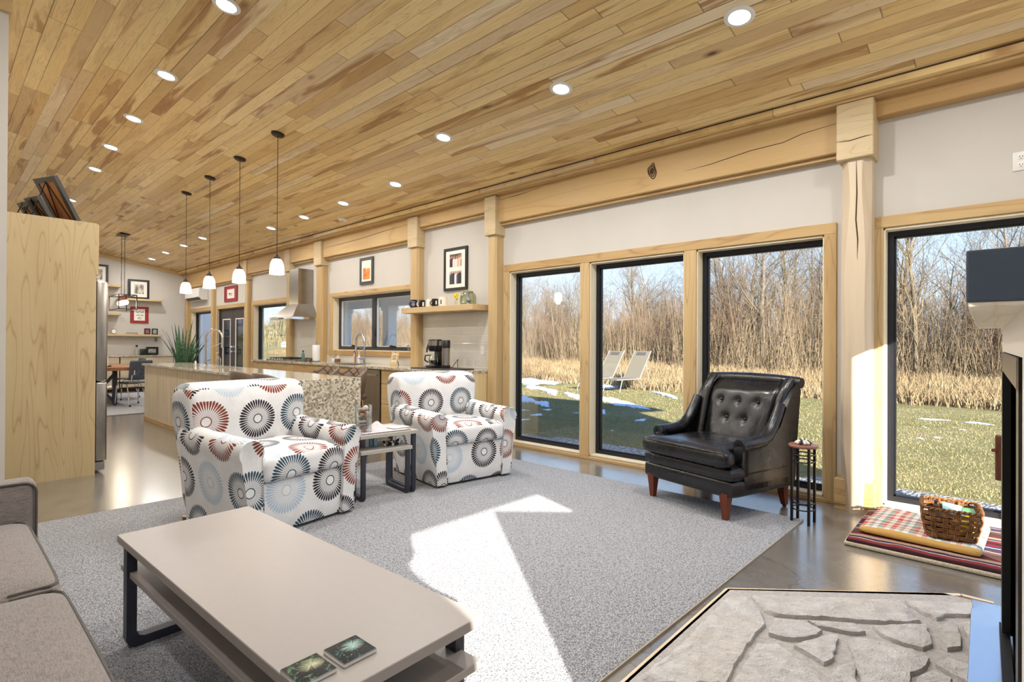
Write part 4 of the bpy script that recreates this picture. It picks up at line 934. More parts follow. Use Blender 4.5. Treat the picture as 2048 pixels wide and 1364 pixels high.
G().box(2.335, 2.356, 6.05, 10.09, .07, .872).build('ribbed_panel', ribbed(), isl, smooth=0)
G().box(2.328, 2.345, 6.05, 10.095, .0, .07, .003, 1).build('plinth', MT['trim_h'], isl, smooth=0)
G().box(2.30, 2.965, 4.79, 10.12, .872, .905, .004, 2).build('countertop', MT['granite'], isl, smooth=0)
G().box(2.30, 2.965, 4.79, 4.825, .0, .872, .003, 1).build('waterfall_slab', MT['granite'], isl, smooth=0)
# bar stools
BL = plain('brown_stool_leather', (84, 66, 52), .5, var=.12, scale=9)
def quilt():
    b = NB('quilted_brown_leather'); x, y, z = b.xyz(b.obj())[:3]
    p = b.ma('ABSOLUTE', b.ma('SINE', b.ma('MULTIPLY', b.ma('ADD', y, z), 32.0))); q = b.ma('ABSOLUTE', b.ma('SINE', b.ma('MULTIPLY', b.ma('SUBTRACT', y, z), 32.0)))
    h = b.ma('MULTIPLY', b.ramp(p, [(0, 0.0), (.35, 1.0)]), b.ramp(q, [(0, 0.0), (.35, 1.0)])); b.bump(h, .8, .012)
    return b.fin(b.mix(h, lin(66, 50, 38), lin(108, 86, 66)), .5, 0, .4)
QL = quilt(); LGM = plain('clear_acrylic', (206, 204, 206), .2, .3, .03)
def stool(loc, rz, label, group):
    t = thing('bar_stool', label, 'bar stool', loc, rz, group)
    sh = lambda r0, r1, z0, z1, dz: [[(r*1.0*math.cos(q), r*.98*math.sin(q), z-(.09*dz*(abs(q)/1.35)**2.2)) for q in [(-1.35+2.7*k/20) for k in range(21)]] for r, z in ((r0, z0), ((r0+r1)/2+.01, (z0+z1)/2), (r1, z1))]
    def shell(ra, rb, name, m):
        g = G(); n = 21; a_ = sh(ra, ra+.045, .66, .97, 1)
        for ring in a_: g.v += [Vector(p) for p in ring]
        for i in range(2):
            for k in range(n-1): g.f.append((i*n+k, i*n+k+1, (i+1)*n+k+1, (i+1)*n+k))
        o = g.build(name, m, t, smooth=70); md = o.modifiers.new('thick', 'SOLIDIFY'); md.thickness = rb; md.offset = 0; return o
    shell(.225, .022, 'back_shell', BL); shell(.203, .02, 'quilted_lining', QL)
    G().cushion(.42, .42, .07, .03, .012, 8).build('seat', BL, t, (0, 0, .62))
    for sx in (-1, 1):
        for sy in (-1, 1): G().tube([(sx*.15, sy*.15, .63), (sx*.20, sy*.20, 0)], [.014, .011], 8).build('leg', MT['iron'], t)
    rg2 = [(.182*sx, .182*sy, .22) for sx, sy in ((1, 1), (-1, 1), (-1, -1), (1, -1))]
    G().tube(rg2, .008, 6, closed=True).build('foot_rail', MT['iron'], t)
    return t
stool((2.30, 5.60, 0), PI, 'brown bar stool seen from behind, farther of the two on the armchair side', 'bar stools at the island')
stool((2.30, 5.06, 0), PI, 'brown bar stool seen from behind, nearer of the two on the armchair side', 'bar stools at the island')
stool((3.10, 6.00, 0), .0, 'quilted brown bar stool, farther of the two on the sink side', 'bar stools at the island')
stool((3.10, 5.41, 0), .0, 'quilted brown bar stool, nearer of the two on the sink side', 'bar stools at the island')
# faucets and island top
def faucet(loc, rz, label, h=.50, reach=.26, spring=True):
    t = thing('faucet', label, 'faucet', loc, rz)
    G().lathe([(0, 0), (.028, 0), (.028, .012), (.02, .02), (.02, .09), (0, .09)], 18).build('base', MT['chrome'], t)
    R = reach/2; pts = [(0, 0, .08), (0, 0, h-R)]+[(R-R*math.cos(q), 0, h-R+R*math.sin(q)) for q in [PI*k/14 for k in range(1, 15)]]+[(reach, 0, h-R-.06)]
    G().tube(pts, .016, 10).build('spout', MT['chrome'], t)
    G().tube([(reach, 0, h-R-.05), (reach, 0, h-R-.14)], [.014, .020], 12).build('spray_head', MT['chrome'], t)
    if spring: G().tube([(0, 0, .24), (reach*.95, 0, h-R-.07)], .005, 6).build('support_arm', MT['chrome'], t)
    G().tube([(0, .02, .07), (0, .06, .075), (.0, .10, .09)], .008, 8).build('lever', MT['chrome'], t)
faucet((2.70, 8.46, .905), math.radians(-52), 'tall chrome spring faucet on the island', .53, .25)
sp = thing('soap_dispenser', 'clear soap pump bottle beside the island faucet', 'soap dispenser', (2.80, 8.25, .905))
G().lathe([(0, 0), (.03, 0), (.032, .01), (.032, .11), (.012, .14), (.012, .15), (0, .15)], 18).build('bottle', MT['glassware'], sp)
G().cyl((0, 0, .15), (0, 0, .185), .006, .006, 8).box(-.03, .012, -.008, .008, .183, .195, .003).build('pump', MT['steel'], sp)
o = G().box(2.42, 2.44, 8.52, 8.54, 0, .07, .004, 1).mv(-2.43, -8.53, 0).build('sponge_bottle', MT['white_plastic'], None, (2.62, 8.62, .905)); o.name = 'dish_bottle'; tag(o, 'small white bottle at the foot of the island faucet', 'bottle')
sk = G().box(2.50, 2.85, 7.55, 8.2, .9052, .9075, .001, 1); so3 = sk.build('sink_rim', MT['steel'], isl, smooth=0)
# snake plant behind the far end of the island
pl = thing('snake_plant', 'tall snake plant with upright dark green leaves at the far end of the island', 'plant', (3.02, 10.62, 0))
G().lathe([(0, 0), (.13, 0), (.17, .62), (.18, .64), (.165, .64), (.155, .60), (0, .60)], 28).build('pot', plain('grey_planter', (150, 148, 140), .6), pl)
def leafmat():
    b = NB('snake_plant_leaf'); z = b.xyz(b.obj())[2]; n = b.noise(b.vm('MULTIPLY', b.obj(), (12, 12, 60)), 1, 3)
    return b.fin(b.ramp(n, [(.35, lin(38, 66, 50)), (.55, lin(70, 104, 76)), (.75, lin(112, 140, 104))]), .4, 0, .4)
LFM = leafmat(); rs = random.Random(5)
for i in range(26):
    q = rs.uniform(0, 2*PI); r0 = rs.uniform(.01, .10); hgt = rs.uniform(.55, 1.08); lean = rs.uniform(.06, .34)*(.5 if hgt > .9 else 1); w = rs.uniform(.017, .028); q2 = q+rs.uniform(1.0, 2.2)
    rings = []
    for k in range(11):
        u = k/10; cx = math.cos(q)*(r0+lean*u**1.7); cy = math.sin(q)*(r0+lean*u**1.7); ww = w*(.75+.5*math.sin(PI*min(1, u*1.15)))*(1-u**5)+.001; tw = q2+u*.7
        dx, dy = math.cos(tw)*ww, math.sin(tw)*ww; tx, ty = -math.sin(tw)*.003, math.cos(tw)*.003
        rings.append([(cx-dx, cy-dy, .60+hgt*u), (cx+tx-dy*.12, cy+ty+dx*.12, .60+hgt*u), (cx+dx, cy+dy, .60+hgt*u), (cx-tx*.2-dy*.2, cy-ty*.2+dx*.2, .60+hgt*u)])
    G().loft(rings).build('leaf', LFM, pl, smooth=60)
# base cabinets along the window wall, each unit its own thing
CF = 4.268
def cab(y0, y1, label, rows, pulls=True):
    t = thing('base_cabinet', label, 'cabinet', (CF, (y0+y1)/2, 0), 0, 'base cabinets along the window wall'); w = (y1-y0)/2-.002
    G().box(.02, WX-.015-CF, -w, w, .09, .884).box(.06, WX-.015-CF, -w, w, 0, .09).build('carcass', MT['cab_pale'], t, smooth=0)
    z = .884
    for kind, h, nd in rows:
        for k in range(nd):
            a = -w+2*w*k/nd+.002; b2 = -w+2*w*(k+1)/nd-.002
            d = G().box(0, .02, a, b2, z-h+.003, z-.003, .002, 1).build(kind, MT['drawer'], t, smooth=0)
            m = (a+b2)/2
            if kind == 'drawer': G().box(-.002, .004, m-.07, m+.07, z-.05, z-.044).build('finger_pull', MT['black'], d, smooth=0)
            else: G().box(-.002, .004, b2-.04, b2-.034, z-.16, z-.06).build('finger_pull', MT['black'], d, smooth=0)
        z -= h
    return t
c1 = cab(4.80, 5.60, 'three-drawer oak cabinet at the near end of the counter', [('drawer', .2, 1), ('drawer', .28, 1), ('drawer', .31, 1)])
G().box(-.0, WX-.015-CF, -.402-.018, -.402, 0, .884, .001, 1).build('end_panel', wood('end_panel_veneer', 2, (222, 200, 154), (208, 180, 130), (176, 142, 90), 1.2), c1, smooth=0)
cab(5.60, 6.385, 'three-drawer cabinet beside the dishwasher', [('drawer', .2, 1), ('drawer', .28, 1), ('drawer', .31, 1)])
dwm = thing('dishwasher', 'stainless dishwasher with bar handle under the counter', 'dishwasher', (CF, 6.615, 0))
G().box(.02, .58, -.222, .222, .02, .88).build('tub', MT['black'], dwm, smooth=0)
G().box(-.012, .02, -.205, .205, .12, .872, .004, 2).build('door', MT['steel'], dwm, smooth=0)
G().tube([(-.012, -.12, .80), (-.045, -.12, .80), (-.045, .12, .80), (-.012, .12, .80)], .009, 8).build('handle', MT['chrome'], dwm)
cab(6.845, 8.24, 'wide sink cabinet with two doors under the kitchen window', [('drawer', .16, 2), ('door', .63, 2)])
cab(8.24, 9.03, 'cabinet left of the sink cabinet', [('drawer', .2, 1), ('drawer', .28, 1), ('drawer', .31, 1)])
cab(9.03, 10.30, 'cabinet below the cooktop', [('drawer', .2, 2), ('drawer', .28, 2), ('drawer', .31, 2)])
cab(10.30, 10.74, 'narrow cabinet at the far end of the counter', [('drawer', .2, 1), ('door', .59, 1)])
o = G().box(4.235, WX-.012, 4.775, 10.77, .884, .919, .004, 2).build('worktop', MT['granite'], None, smooth=0); tag(o, 'granite worktop running along the window wall', 'countertop')
CT = .919
# hood
hd = thing('range_hood', 'stainless chimney range hood over the cooktop', 'range hood', (0, 0, 0))
G().box(4.585, WX-.005, 9.535, 9.90, 1.965, 2.615).build('chimney', MT['steel'], hd, smooth=0)
G().loft([[(4.585, 9.535, 1.965), (WX-.005, 9.535, 1.965), (WX-.005, 9.90, 1.965), (4.585, 9.90, 1.965)], [(4.40, 9.36, 1.72), (WX-.005, 9.36, 1.72), (WX-.005, 10.24, 1.72), (4.40, 10.24, 1.72)], [(4.385, 9.345, 1.715), (WX-.005, 9.345, 1.715), (WX-.005, 10.255, 1.715), (4.385, 10.255, 1.715)]]).build('canopy', MT['steel'], hd, smooth=0)
G().box(4.385, WX-.005, 9.345, 10.255, 1.67, 1.716, .002, 1).build('canopy_band', MT['chrome'], hd, smooth=0)
G().box(4.378, 4.388, 9.70, 9.90, 1.682, 1.705).build('control_strip', MT['black'], hd, smooth=0)
# cooktop
ck2 = thing('cooktop', 'gas cooktop with black grates on the worktop under the hood', 'cooktop', (4.555, 9.75, CT))
G().box(-.27, .24, -.44, .44, 0, .022, .004, 2).build('tray', MT['steel'], ck2)
g = G()
for y in (-.3, 0, .3):
    for x in (-.2, -.07, .06, .19): g.box(x-.006, x+.006, y-.13, y+.13, .036, .050)
    for dy in (-.13, .12): g.box(-.2, .19, y+dy, y+dy+.012, .036, .050)
    for x in (-.19, .18):
        for dy in (-.12, .12): g.box(x-.006, x+.006, y+dy-.006, y+dy+.006, .02, .04)
g.build('grate', MT['black'], ck2, smooth=0)
for k in range(5): G().cyl((-.245, -.2+.1*k, .022), (-.245, -.2+.1*k, .046), .017, .015, 14).build('knob', MT['chrome'], ck2)
# sink and faucet
sk = thing('sink', 'dark undermount sink set into the worktop below the window', 'sink', (4.52, 7.66, CT))
G().box(-.20, .18, -.36, .36, -.002, .002).build('basin_rim', plain('slate_sink', (78, 84, 94), .3), sk, smooth=0)
G().box(-.225, .0, -.42, -.02, .002, .006, .001, 1).build('drying_mat', plain('charcoal_mat', (66, 70, 80), .6), sk, smooth=0)
faucet((4.70, 7.50, CT), PI/2, 'arched chrome faucet at the sink below the kitchen window', .47, .25)
for (y, x, r, h, c, lab, cap) in ((7.86,4.74,.018,.20,(204,206,204),'clear slim bottle behind the sink faucet',(40,40,44)),(7.80,4.72,.016,.17,(176,104,80),'reddish slim bottle behind the sink faucet',(60,60,60)),(7.72,4.74,.022,.19,(222,224,224),'white pump bottle behind the sink faucet',(210,210,210)),
                                  (9.16,4.50,.028,.19,(70,112,96),'green bottle beside the cooktop',(30,30,30))):
    b_ = thing('bottle', lab, 'bottle', (x, y, CT), 0, 'bottles on the worktop')
    G().lathe([(0, 0), (r, 0), (r, h*.62), (r*.4, h*.76), (r*.4, h*.88), (0, h*.88)], 16).build('body', plain(lab.split()[0]+'_bottle', c, .15), b_)
    G().lathe([(0, h*.88), (r*.5, h*.88), (r*.5, h), (0, h)], 12).build('cap', plain('cap_%d' % c[0], cap, .4), b_)
pt = thing('paper_towel_holder', 'white paper towel roll on an upright holder beside the cooktop', 'paper towel holder', (4.56, 8.80, CT))
G().lathe([(0, 0), (.075, 0), (.075, .012), (0, .012)], 24).build('base', MT['steel'], pt)
G().lathe([(.02, .014), (.062, .014), (.064, .02), (.064, .285), (.062, .29), (.02, .29)], 28).build('roll', MT['white_paint'], pt)
G().cyl((0, 0, .012), (0, 0, .33), .006, .006, 8).ball((0, 0, .335), .013, 10, 7).build('post', MT['steel'], pt)
for (y, lab, c) in ((8.72, 'small dark jar in front of the paper towel roll', (70, 62, 58)), (8.90, 'small dark jar left of the paper towel roll', (84, 80, 76))):
    j = G().lathe([(0, 0), (.03, 0), (.03, .05), (.022, .058), (.022, .07), (0, .07)], 14).build('jar', plain('jar_%d' % c[0], c, .3), None, (4.42, y, CT)); tag(j, lab, 'jar', 'small jars by the paper towel')
sh2 = thing('sponge_caddy', 'white box and small wooden brush caddy at the far end of the sink window', 'sponge caddy', (4.76, 8.50, CT))
G().box(-.04, .04, -.02, .07, 0, .06, .004, 1).build('box', MT['white_plastic'], sh2); G().box(-.035, .035, -.11, -.03, 0, .055, .004, 1).build('wooden_block', MT['walnut'], sh2)
G().tube([(0, .03, .05), (0, .01, .11), (0, -.04, .12), (0, -.07, .05)], .006, 8).build('handle', MT['steel'], sh2)
# white planter on the sill, propped wooden sign, outlets
sf = thing('sill_flower', 'small potted white flower on the window sill beside the coffee corner post', 'potted flower', (4.93, 6.62, 1.121))
G().lathe([(0, 0), (.03, 0), (.038, .06), (.033, .06), (0, .05)], 16).build('pot', plain('grey_pot', (120, 114, 108), .5), sf)
g = G()
for k in range(9): q = k*.7; g.ball((.035*math.cos(q), .04*math.sin(q), .085+.012*(k % 3)), (.022, .022, .009), 8, 5)
g.build('petals', MT['white_paint'], sf)
sg = thing('wooden_sign', 'small wooden sign propped on an easel at the right end of the sink backsplash', 'sign', (4.72, 6.70, CT), .25)
b_ = G().box(-.005, .006, -.07, .07, 0, .20, .003, 1).build('board', MT['shelf_x'], sg); b_.rotation_euler = (0, .28, 0); b_.location = (-.04, 0, .005)
G().box(-.0065, -.004, -.045, .045, .04, .17).build('face', plain('sign_cream', (212, 196, 166), .6), b_, smooth=0)
g = G()
for k, (w, z) in enumerate(((.035, .14), (.04, .12), (.028, .10), (.036, .08))): g.box(-.0075, -.006, -w, w, z, z+.008)
g.build('lettering', MT['black'], b_, smooth=0)
G().tube([(.005, 0, .20), (.085, 0, .0)], .005, 6).build('easel_leg', MT['iron'], sg)
def wplate(loc, label, w=.07, h=.115, m=None):
    t = thing('outlet_plate', label, 'outlet', loc); G().box(-.006, 0, -w/2, w/2, -h/2, h/2, .002, 1).build('cover', m or MT['white_plastic'], t)
    g = G()
    for z in (-.025, .025): g.box(-.0075, -.0055, -.014, .014, z-.012, z+.012, .001, 1)
    g.build('socket', MT['white_paint'], t)
for y, z, lab in ((8.60, 1.02, 'white outlet under the left end of the sink window'), (6.98, 1.03, 'white outlet under the right end of the sink window'), (4.98, 1.16, 'white outlet on the tile right of the coffee maker')): wplate((WX-.012, y, z), lab)
# coffee corner
o = G().box(4.33, 4.72, 4.98, 5.80, CT, CT+.012, .003, 1).mv(-4.5, -5.4, -CT).build('counter_mat', plain('charcoal_board', (52, 48, 46), .55), None, (4.5, 5.4, CT)); tag(o, 'thin dark board under the coffee maker', 'mat')
cm = thing('coffee_maker', 'black and steel drip coffee maker on the dark counter board', 'coffee maker', (4.52, 5.50, CT+.012), math.radians(-8))
G().box(-.11, .11, -.085, .085, 0, .035, .01, 2).build('base', MT['black'], cm); G().box(.02, .11, -.085, .085, .035, .30, .012, 2).build('tower', MT['black'], cm)
G().lathe([(0, .215), (.07, .215), (.088, .245), (.088, .29), (0, .29)], 28, (-.02, 0, 0)).build('filter_basket', MT['black'], cm); G().lathe([(0, .29), (.09, .29), (.09, .352), (0, .352)], 28, (-.015, 0, 0)).build('steel_collar', MT['steel'], cm); G().lathe([(0, .352), (.092, .352), (.085, .372), (0, .375)], 28, (-.015, 0, 0)).build('lid', MT['black'], cm)
cf = G().lathe([(0, .037), (.062, .037), (.075, .08), (.07, .13), (.05, .165), (.052, .18), (.047, .18), (.045, .165), (.066, .13), (.070, .08), (.058, .042), (0, .042)], 24, (-.03, 0, 0)).build('carafe', MT['glassware'], cm)
G().lathe([(0, .043), (.057, .043), (.067, .08), (.066, .10), (0, .10)], 20, (-.03, 0, 0)).build('coffee', plain('coffee', (30, 18, 12), .1), cf)
G().tube([(-.075, .03, .165), (-.13, .055, .16), (-.135, .058, .10), (-.095, .04, .07)], .010, 8).build('handle', MT['black'], cf)
G().tube([(-.05, .092, .34), (-.07, .115, .25), (-.07, .115, .20)], .010, 6).build('side_lever', MT['black'], cm)
cg = thing('coffee_grinder', 'steel and black cylinder grinder right of the coffee maker', 'coffee grinder', (4.50, 5.28, CT+.012))
G().lathe([(0, 0), (.058, 0), (.058, .04), (0, .04)], 24).build('foot', MT['black'], cg); G().lathe([(0, .04), (.055, .04), (.055, .26), (0, .26)], 24).build('body', MT['steel'], cg); G().lathe([(0, .26), (.057, .26), (.057, .35), (.05, .362), (0, .362)], 24).build('lid', MT['black'], cg)
G().tube([(.05, -.03, .02), (.02, -.10, .012), (0, -.16, .05), (.02, -.19, .10), (.06, -.17, .12), (.09, -.12, .06), (.12, -.10, .01)], .004, 6).build('cord', MT['black'], cg)
sh = thing('floating_shelf', 'thick floating wood shelf over the coffee corner', 'shelf', (0, 0, 0)); G().box(4.56, WX-.012, 4.85, 6.215, 1.672, 1.748, .003, 1).build('board', MT['shelf'], sh, smooth=0)
G().box(4.56, 4.758, 6.215, 6.33, 1.672, 1.748, .003, 1).build('board_end', MT['shelf'], sh, smooth=0)
SZ = 1.748
def mug(y, x, r, h, body, hcol, label, hrz, prints=None):
    t = thing('mug', label, 'mug', (x, y, SZ), hrz, 'mugs on the floating shelf')
    G().lathe([(0, 0), (r*.96, 0), (r, .006), (r, h), (r-.004, h), (r-.004, .008), (0, .008)], 28).build('cup', body, t)
    G().tube([(-r+.004, 0, h*.78)]+[(-r-.034*math.sin(q), 0, h*.5+h*.28*math.cos(q)) for q in [PI*k/9 for k in range(1, 9)]]+[(-r+.004, 0, h*.22)], .0065, 8).build('handle', hcol, t)
    if prints:
        g = G()
        for (z0, z1, a0, a1) in prints[0]:
            n = 6; vs = []
            for k in range(n+1): q = a0+(a1-a0)*k/n; vs += [((r+.0006)*math.cos(q), (r+.0006)*math.sin(q), z0), ((r+.0006)*math.cos(q), (r+.0006)*math.sin(q), z1)]
            g.add(vs, [(2*k, 2*k+2, 2*k+3, 2*k+1) for k in range(n)])
        g.build('print', prints[1], t)
NV = plain('navy_glaze', (34, 34, 62), .2); BK = plain('black_glaze', (24, 24, 26), .15); WG = plain('white_glaze', (236, 232, 222), .15, var=.01); GR = plain('print_grey', (176, 172, 168), .5)
def text_rows(r): return [(z, z+.006, PI+.45-.9*w, PI+.45) for z, w in ((.075,.9),(.062,.8),(.050,.9),(.036,.7))]
mug(6.17, 4.66, .052, .118, NV, MT['bronze'], 'navy mug with pale print at the left end of the shelf', -1.4, ([(z, z+.008, 5.3-w, 5.3+w) for z, w in ((.082, .5), (.06, .42), (.045, .5), (.030, .35))], GR))
mug(5.985, 4.66, .045, .105, BK, WG, 'black mug with a white handle, second from the left on the shelf', -1.2, ([(.02, .075, 5.4, 5.9)], WG))
mug(5.87, 4.70, .045, .112, WG, WG, 'white mug, third from the left on the shelf', -1.5)
mug(5.70, 4.66, .045, .108, BK, BK, 'black mug with pale spots, fourth from the left on the shelf', -1.3, ([(.03, .08, 5.5, 5.9)], WG))
mug(5.55, 4.68, .055, .125, WG, WG, 'large white mug with black handle opening, rightmost mug on the shelf', -1.5, ([(.028, .09, 4.75, 5.1)], BK))
fv = thing('bud_vase', 'tiny glass vase of yellow blossoms between the mugs and the big glass jar', 'vase', (4.66, 5.27, SZ))
G().lathe([(0, 0), (.018, 0), (.02, .03), (.01, .055), (.012, .065), (.009, .065), (.007, .05), (0, .01)], 14).build('glass', MT['glassware'], fv)
g = G(); rs = random.Random(2)
for k in range(34): q = rs.uniform(0, 6.3); r = rs.uniform(0, .035); g.ball((r*math.cos(q), r*math.sin(q), .075+rs.uniform(0, .085)), rs.uniform(.006, .012), 6, 4)
g.build('blossoms', plain('yellow_blossom', (230, 210, 40), .7, var=.15), fv)
gj = thing('glass_jar', 'big pale green glass jar at the right end of the shelf', 'jar', (4.70, 5.08, SZ))
G().lathe([(0, 0), (.095, 0), (.108, .02), (.108, .10), (.092, .145), (.06, .165), (.056, .165), (.088, .142), (.102, .10), (.102, .022), (0, .008)], 32).build('glass_body', glass_mat('green_glass', (.84, .88, .78, 1), .35), gj)
G().lathe([(0, .160), (.066, .160), (.070, .172), (.05, .185), (0, .19)], 28).build('lid', plain('green_glaze', (150, 146, 120), .3), gj)
bd = thing('bird_figurine', 'grey bird figurine in front of the big glass jar', 'figurine', (4.605, 4.965, SZ), 1.2)
g = G().tube([(-.055, 0, .05), (-.03, 0, .045), (0, 0, .05), (.03, 0, .07), (.045, 0, .105), (.048, 0, .135), (.045, 0, .155), (.040, 0, .168)], [.006, .022, .032, .030, .021, .016, .015, .006], 14)
g.cyl((.055, 0, .150), (.078, 0, .146), .006, .001, 8); g.lathe([(0, 0), (.03, 0), (.024, .012), (.012, .03), (0, .05)], 16); g.build('body', plain('grey_bird_glaze', (116, 118, 118), .4), bd)
# framed pictures
def picture(name, label, wall, u, z, w, h, fr, mat_in, prints, fcol=None, tilt=0.0, depth=.022, off=0.004, cat='picture'):
    """wall 'x': hangs on the window wall with u = y; wall 'y': on the far wall with u = x"""
    t = thing(name, label, cat, (WX-off, u, z) if wall == 'x' else (u, YB-off, z), PI/2 if wall == 'x' else 0)
    if wall == 'x': t.rotation_euler = (0, 0, -PI/2)
    fm = fcol or MT['black']; d = depth
    g = G(); g.box(-w/2, w/2, -d, 0, h/2-fr, h/2).box(-w/2, w/2, -d, 0, -h/2, -h/2+fr).box(-w/2, -w/2+fr, -d, 0, -h/2+fr, h/2-fr).box(w/2-fr, w/2, -d, 0, -h/2+fr, h/2-fr)
    a = g.build('frame', fm, t, smooth=0)
    b2 = G().box(-w/2+fr, w/2-fr, -d*.55, -.001, -h/2+fr, h/2-fr).build('mount', mat_in, t, smooth=0)
    for (x0, x1, z0, z1, m) in prints: G().box(x0, x1, -d*.55-.002, -d*.5, z0, z1).build('print', m, t, smooth=0)
    if tilt:
        t.rotation_euler = (tilt, 0, t.rotation_euler[2])
    return t
MW = plain('mount_board', (228, 224, 214), .7, var=.01)
def photo_mat(name, cols, sx=9.0, sy=5.0, seed=0.0):
    b = NB(name); x, y, z = b.xyz(b.obj())[:3]; n = b.noise(b.com(b.ma('MULTIPLY_ADD', x, sx*2, seed), seed, b.ma('MULTIPLY', z, sy)), 1.6, 3, .6); n2 = b.noise(b.com(b.ma('MULTIPLY', x, sx*3), seed, b.ma('MULTIPLY', z, sy*3)), 2.5, 3)
    v = b.ma('ADD', b.ma('MULTIPLY', n, .75), b.ma('MULTIPLY', n2, .25)); k = len(cols)
    return b.fin(b.ramp(v, [(.28+.44*i/(k-1), lin(*c)) for i, c in enumerate(cols)]), .35, 0, .4)
def group_photo(name, bg, folk, w, h, seed):
    """a row of standing figures as soft upright shapes against a dark ground"""
    b = NB(name); x, y, z = b.xyz(b.obj())[:3]; c = lin(*bg); n = b.noise(b.obj(), 40, 3); c = b.mix(b.ma('MULTIPLY', n, .35), c, lin(150, 120, 110))
    for (px, pw, pz, col) in folk:
        dx = b.ma('DIVIDE', b.ma('SUBTRACT', x, px), pw); m = b.ma('MULTIPLY', b.ma('LESS_THAN', b.ma('ABSOLUTE', dx), 1.0), b.ma('LESS_THAN', z, b.ma('SUBTRACT', pz, b.ma('MULTIPLY', b.ma('MULTIPLY', dx, dx), .02))))
        c = b.mix(m, c, lin(*col))
        d = b.vm('LENGTH', b.vm('SUBTRACT', b.obj(), (px, 0, pz+.012))); hd_ = b.ma('LESS_THAN', b.vm('LENGTH', b.com(b.ma('SUBTRACT', x, px), 0.0, b.ma('SUBTRACT', z, pz+.016))), .016); c = b.mix(hd_, c, lin(176, 134, 112))
    return b.fin(c, .35, 0, .4)
p1 = group_photo('group_photo_warm', (74, 52, 50), [(-.11,.022,.14,(70,48,50)),(-.075,.024,.15,(52,40,44)),(-.03,.03,.145,(226,206,206)),(.02,.028,.14,(222,212,208)),(.06,.024,.15,(206,176,150)),(.10,.026,.16,(214,190,160)),(.125,.02,.13,(150,110,84))], 1, 1, 1)
p2 = group_photo('group_photo_cool', (196, 186, 178), [(-.12,.026,-.075,(58,56,60)),(-.075,.03,-.055,(64,60,66)),(-.035,.024,-.05,(44,46,56)),(.005,.026,-.065,(198,214,220)),(.045,.022,-.07,(110,60,66)),(.085,.03,-.05,(40,42,52)),(.12,.024,-.06,(58,56,60))], 1, 1, 2)
picture('picture_frame', 'black frame holding two wedding group photographs above the floating shelf', 'x', 5.515, 2.27, .475, .585, .036, MW, [(-.12, .12, .03, .205, p1), (-.12, .12, -.205, -.03, p2)])
def orange_mat():
    b = NB('orange_art'); x, y, z = b.xyz(b.obj())[:3]; n = b.noise(b.obj(), 26, 2, .5); w = b.ma('ADD', z, b.ma('MULTIPLY', x, -.35))
    c = b.mix(b.ramp(n, [(.47, 0.0), (.5, 1.0)], 'CONSTANT'), lin(226, 122, 40), lin(238, 150, 62)); m = b.ramp(b.noise(b.obj(), 60, 1), [(.55, 0.0), (.56, 1.0)]); c = b.mix(b.ma('MULTIPLY', m, b.ma('LESS_THAN', x, -.02)), c, lin(178, 44, 44))
    c = b.mix(b.ma('GREATER_THAN', z, b.ma('MULTIPLY_ADD', n, .14, -.03)), c, lin(230, 226, 218)); return b.fin(c, .5)
picture('picture_frame.001', 'dark frame with an orange and red print above the sink window', 'x', 7.715, 2.437, .39, .44, .045, MW, [(-.10, .10, -.14, .13, orange_mat())], plain('charcoal_frame', (58, 58, 60), .4))
RD = plain('red_mount', (150, 34, 38), .5)
def scribble(t, segs, d=-.016):
    g = G()
    for pts, r in segs: g.tube([(x, d, z) for x, z in pts], r, 5)
    g.build('ink_lines', MT['black'], t)
t = picture('picture_frame.002', 'small red-matted picture above the glazed door', 'x', 13.56, 2.40, .78, .37, .02, RD, [(-.22, .22, -.11, .11, MW)], plain('red_frame', (140, 30, 34), .45))
scribble(t, [([(-.10, .02), (-.08, -.02), (-.06, .02), (-.04, -.02)], .006), ([(-.02, .0), (.02, .01), (.05, -.01), (.09, .0)], .006), ([(-.06, -.04), (.06, -.04)], .004)])
# pendants over the island
BZ = MT['bronze']
def pendant(x, y, zb, label):
    zc = ceil_z(x); t = thing('pendant_light', label, 'pendant light', (x, y, zc), 0, 'pendant lights over the island')
    can = G().lathe([(0, -.028), (.055, -.024), (.068, -.012), (.070, .0), (0, .0)], 28).build('canopy', BZ, t); can.rotation_euler = (0, math.atan(CEIL_S), 0)
    d = zb-zc; G().cyl((0, 0, -.02), (0, 0, d+.235), .0035, .0035, 8).build('stem', BZ, t)
    G().lathe([(0, d+.235), (.008, d+.235), (.014, d+.215), (.030, d+.195), (.036, d+.17), (.034, d+.165), (0, d+.165)], 24).build('socket_cap', BZ, t)
    pr = [(.030, d+.168), (.048, d+.155), (.062, d+.125), (.070, d+.085), (.076, d+.0)]
    G().lathe(pr+[(r-.003, z) for r, z in reversed(pr)], 32).build('glass_shade', MT['pend_glass'], t)
    b_ = G().lathe([(0, d+.165), (.020, d+.158), (.030, d+.135), (.040, d+.095), (.040, d+.06), (.028, d+.034), (0, d+.026)], 24).build('bulb', MT['bulb'], t)
    lamp('POINT', (0, 0, d+.0), PEND_W, .04, (1.0, .88, .70), t)
for i, (x, y, py) in enumerate(((2.535, 5.77, 549), (2.562, 6.88, 566), (2.582, 7.97, 577), (2.61, 9.05, 587))):
    px = (555, 479, 420, 373)[i]; zb = P(px, py, 1, y)[2]
    pendant(x, y, zb, 'glass pendant on a dark stem over the island, %s from the camera' % ORD[i])
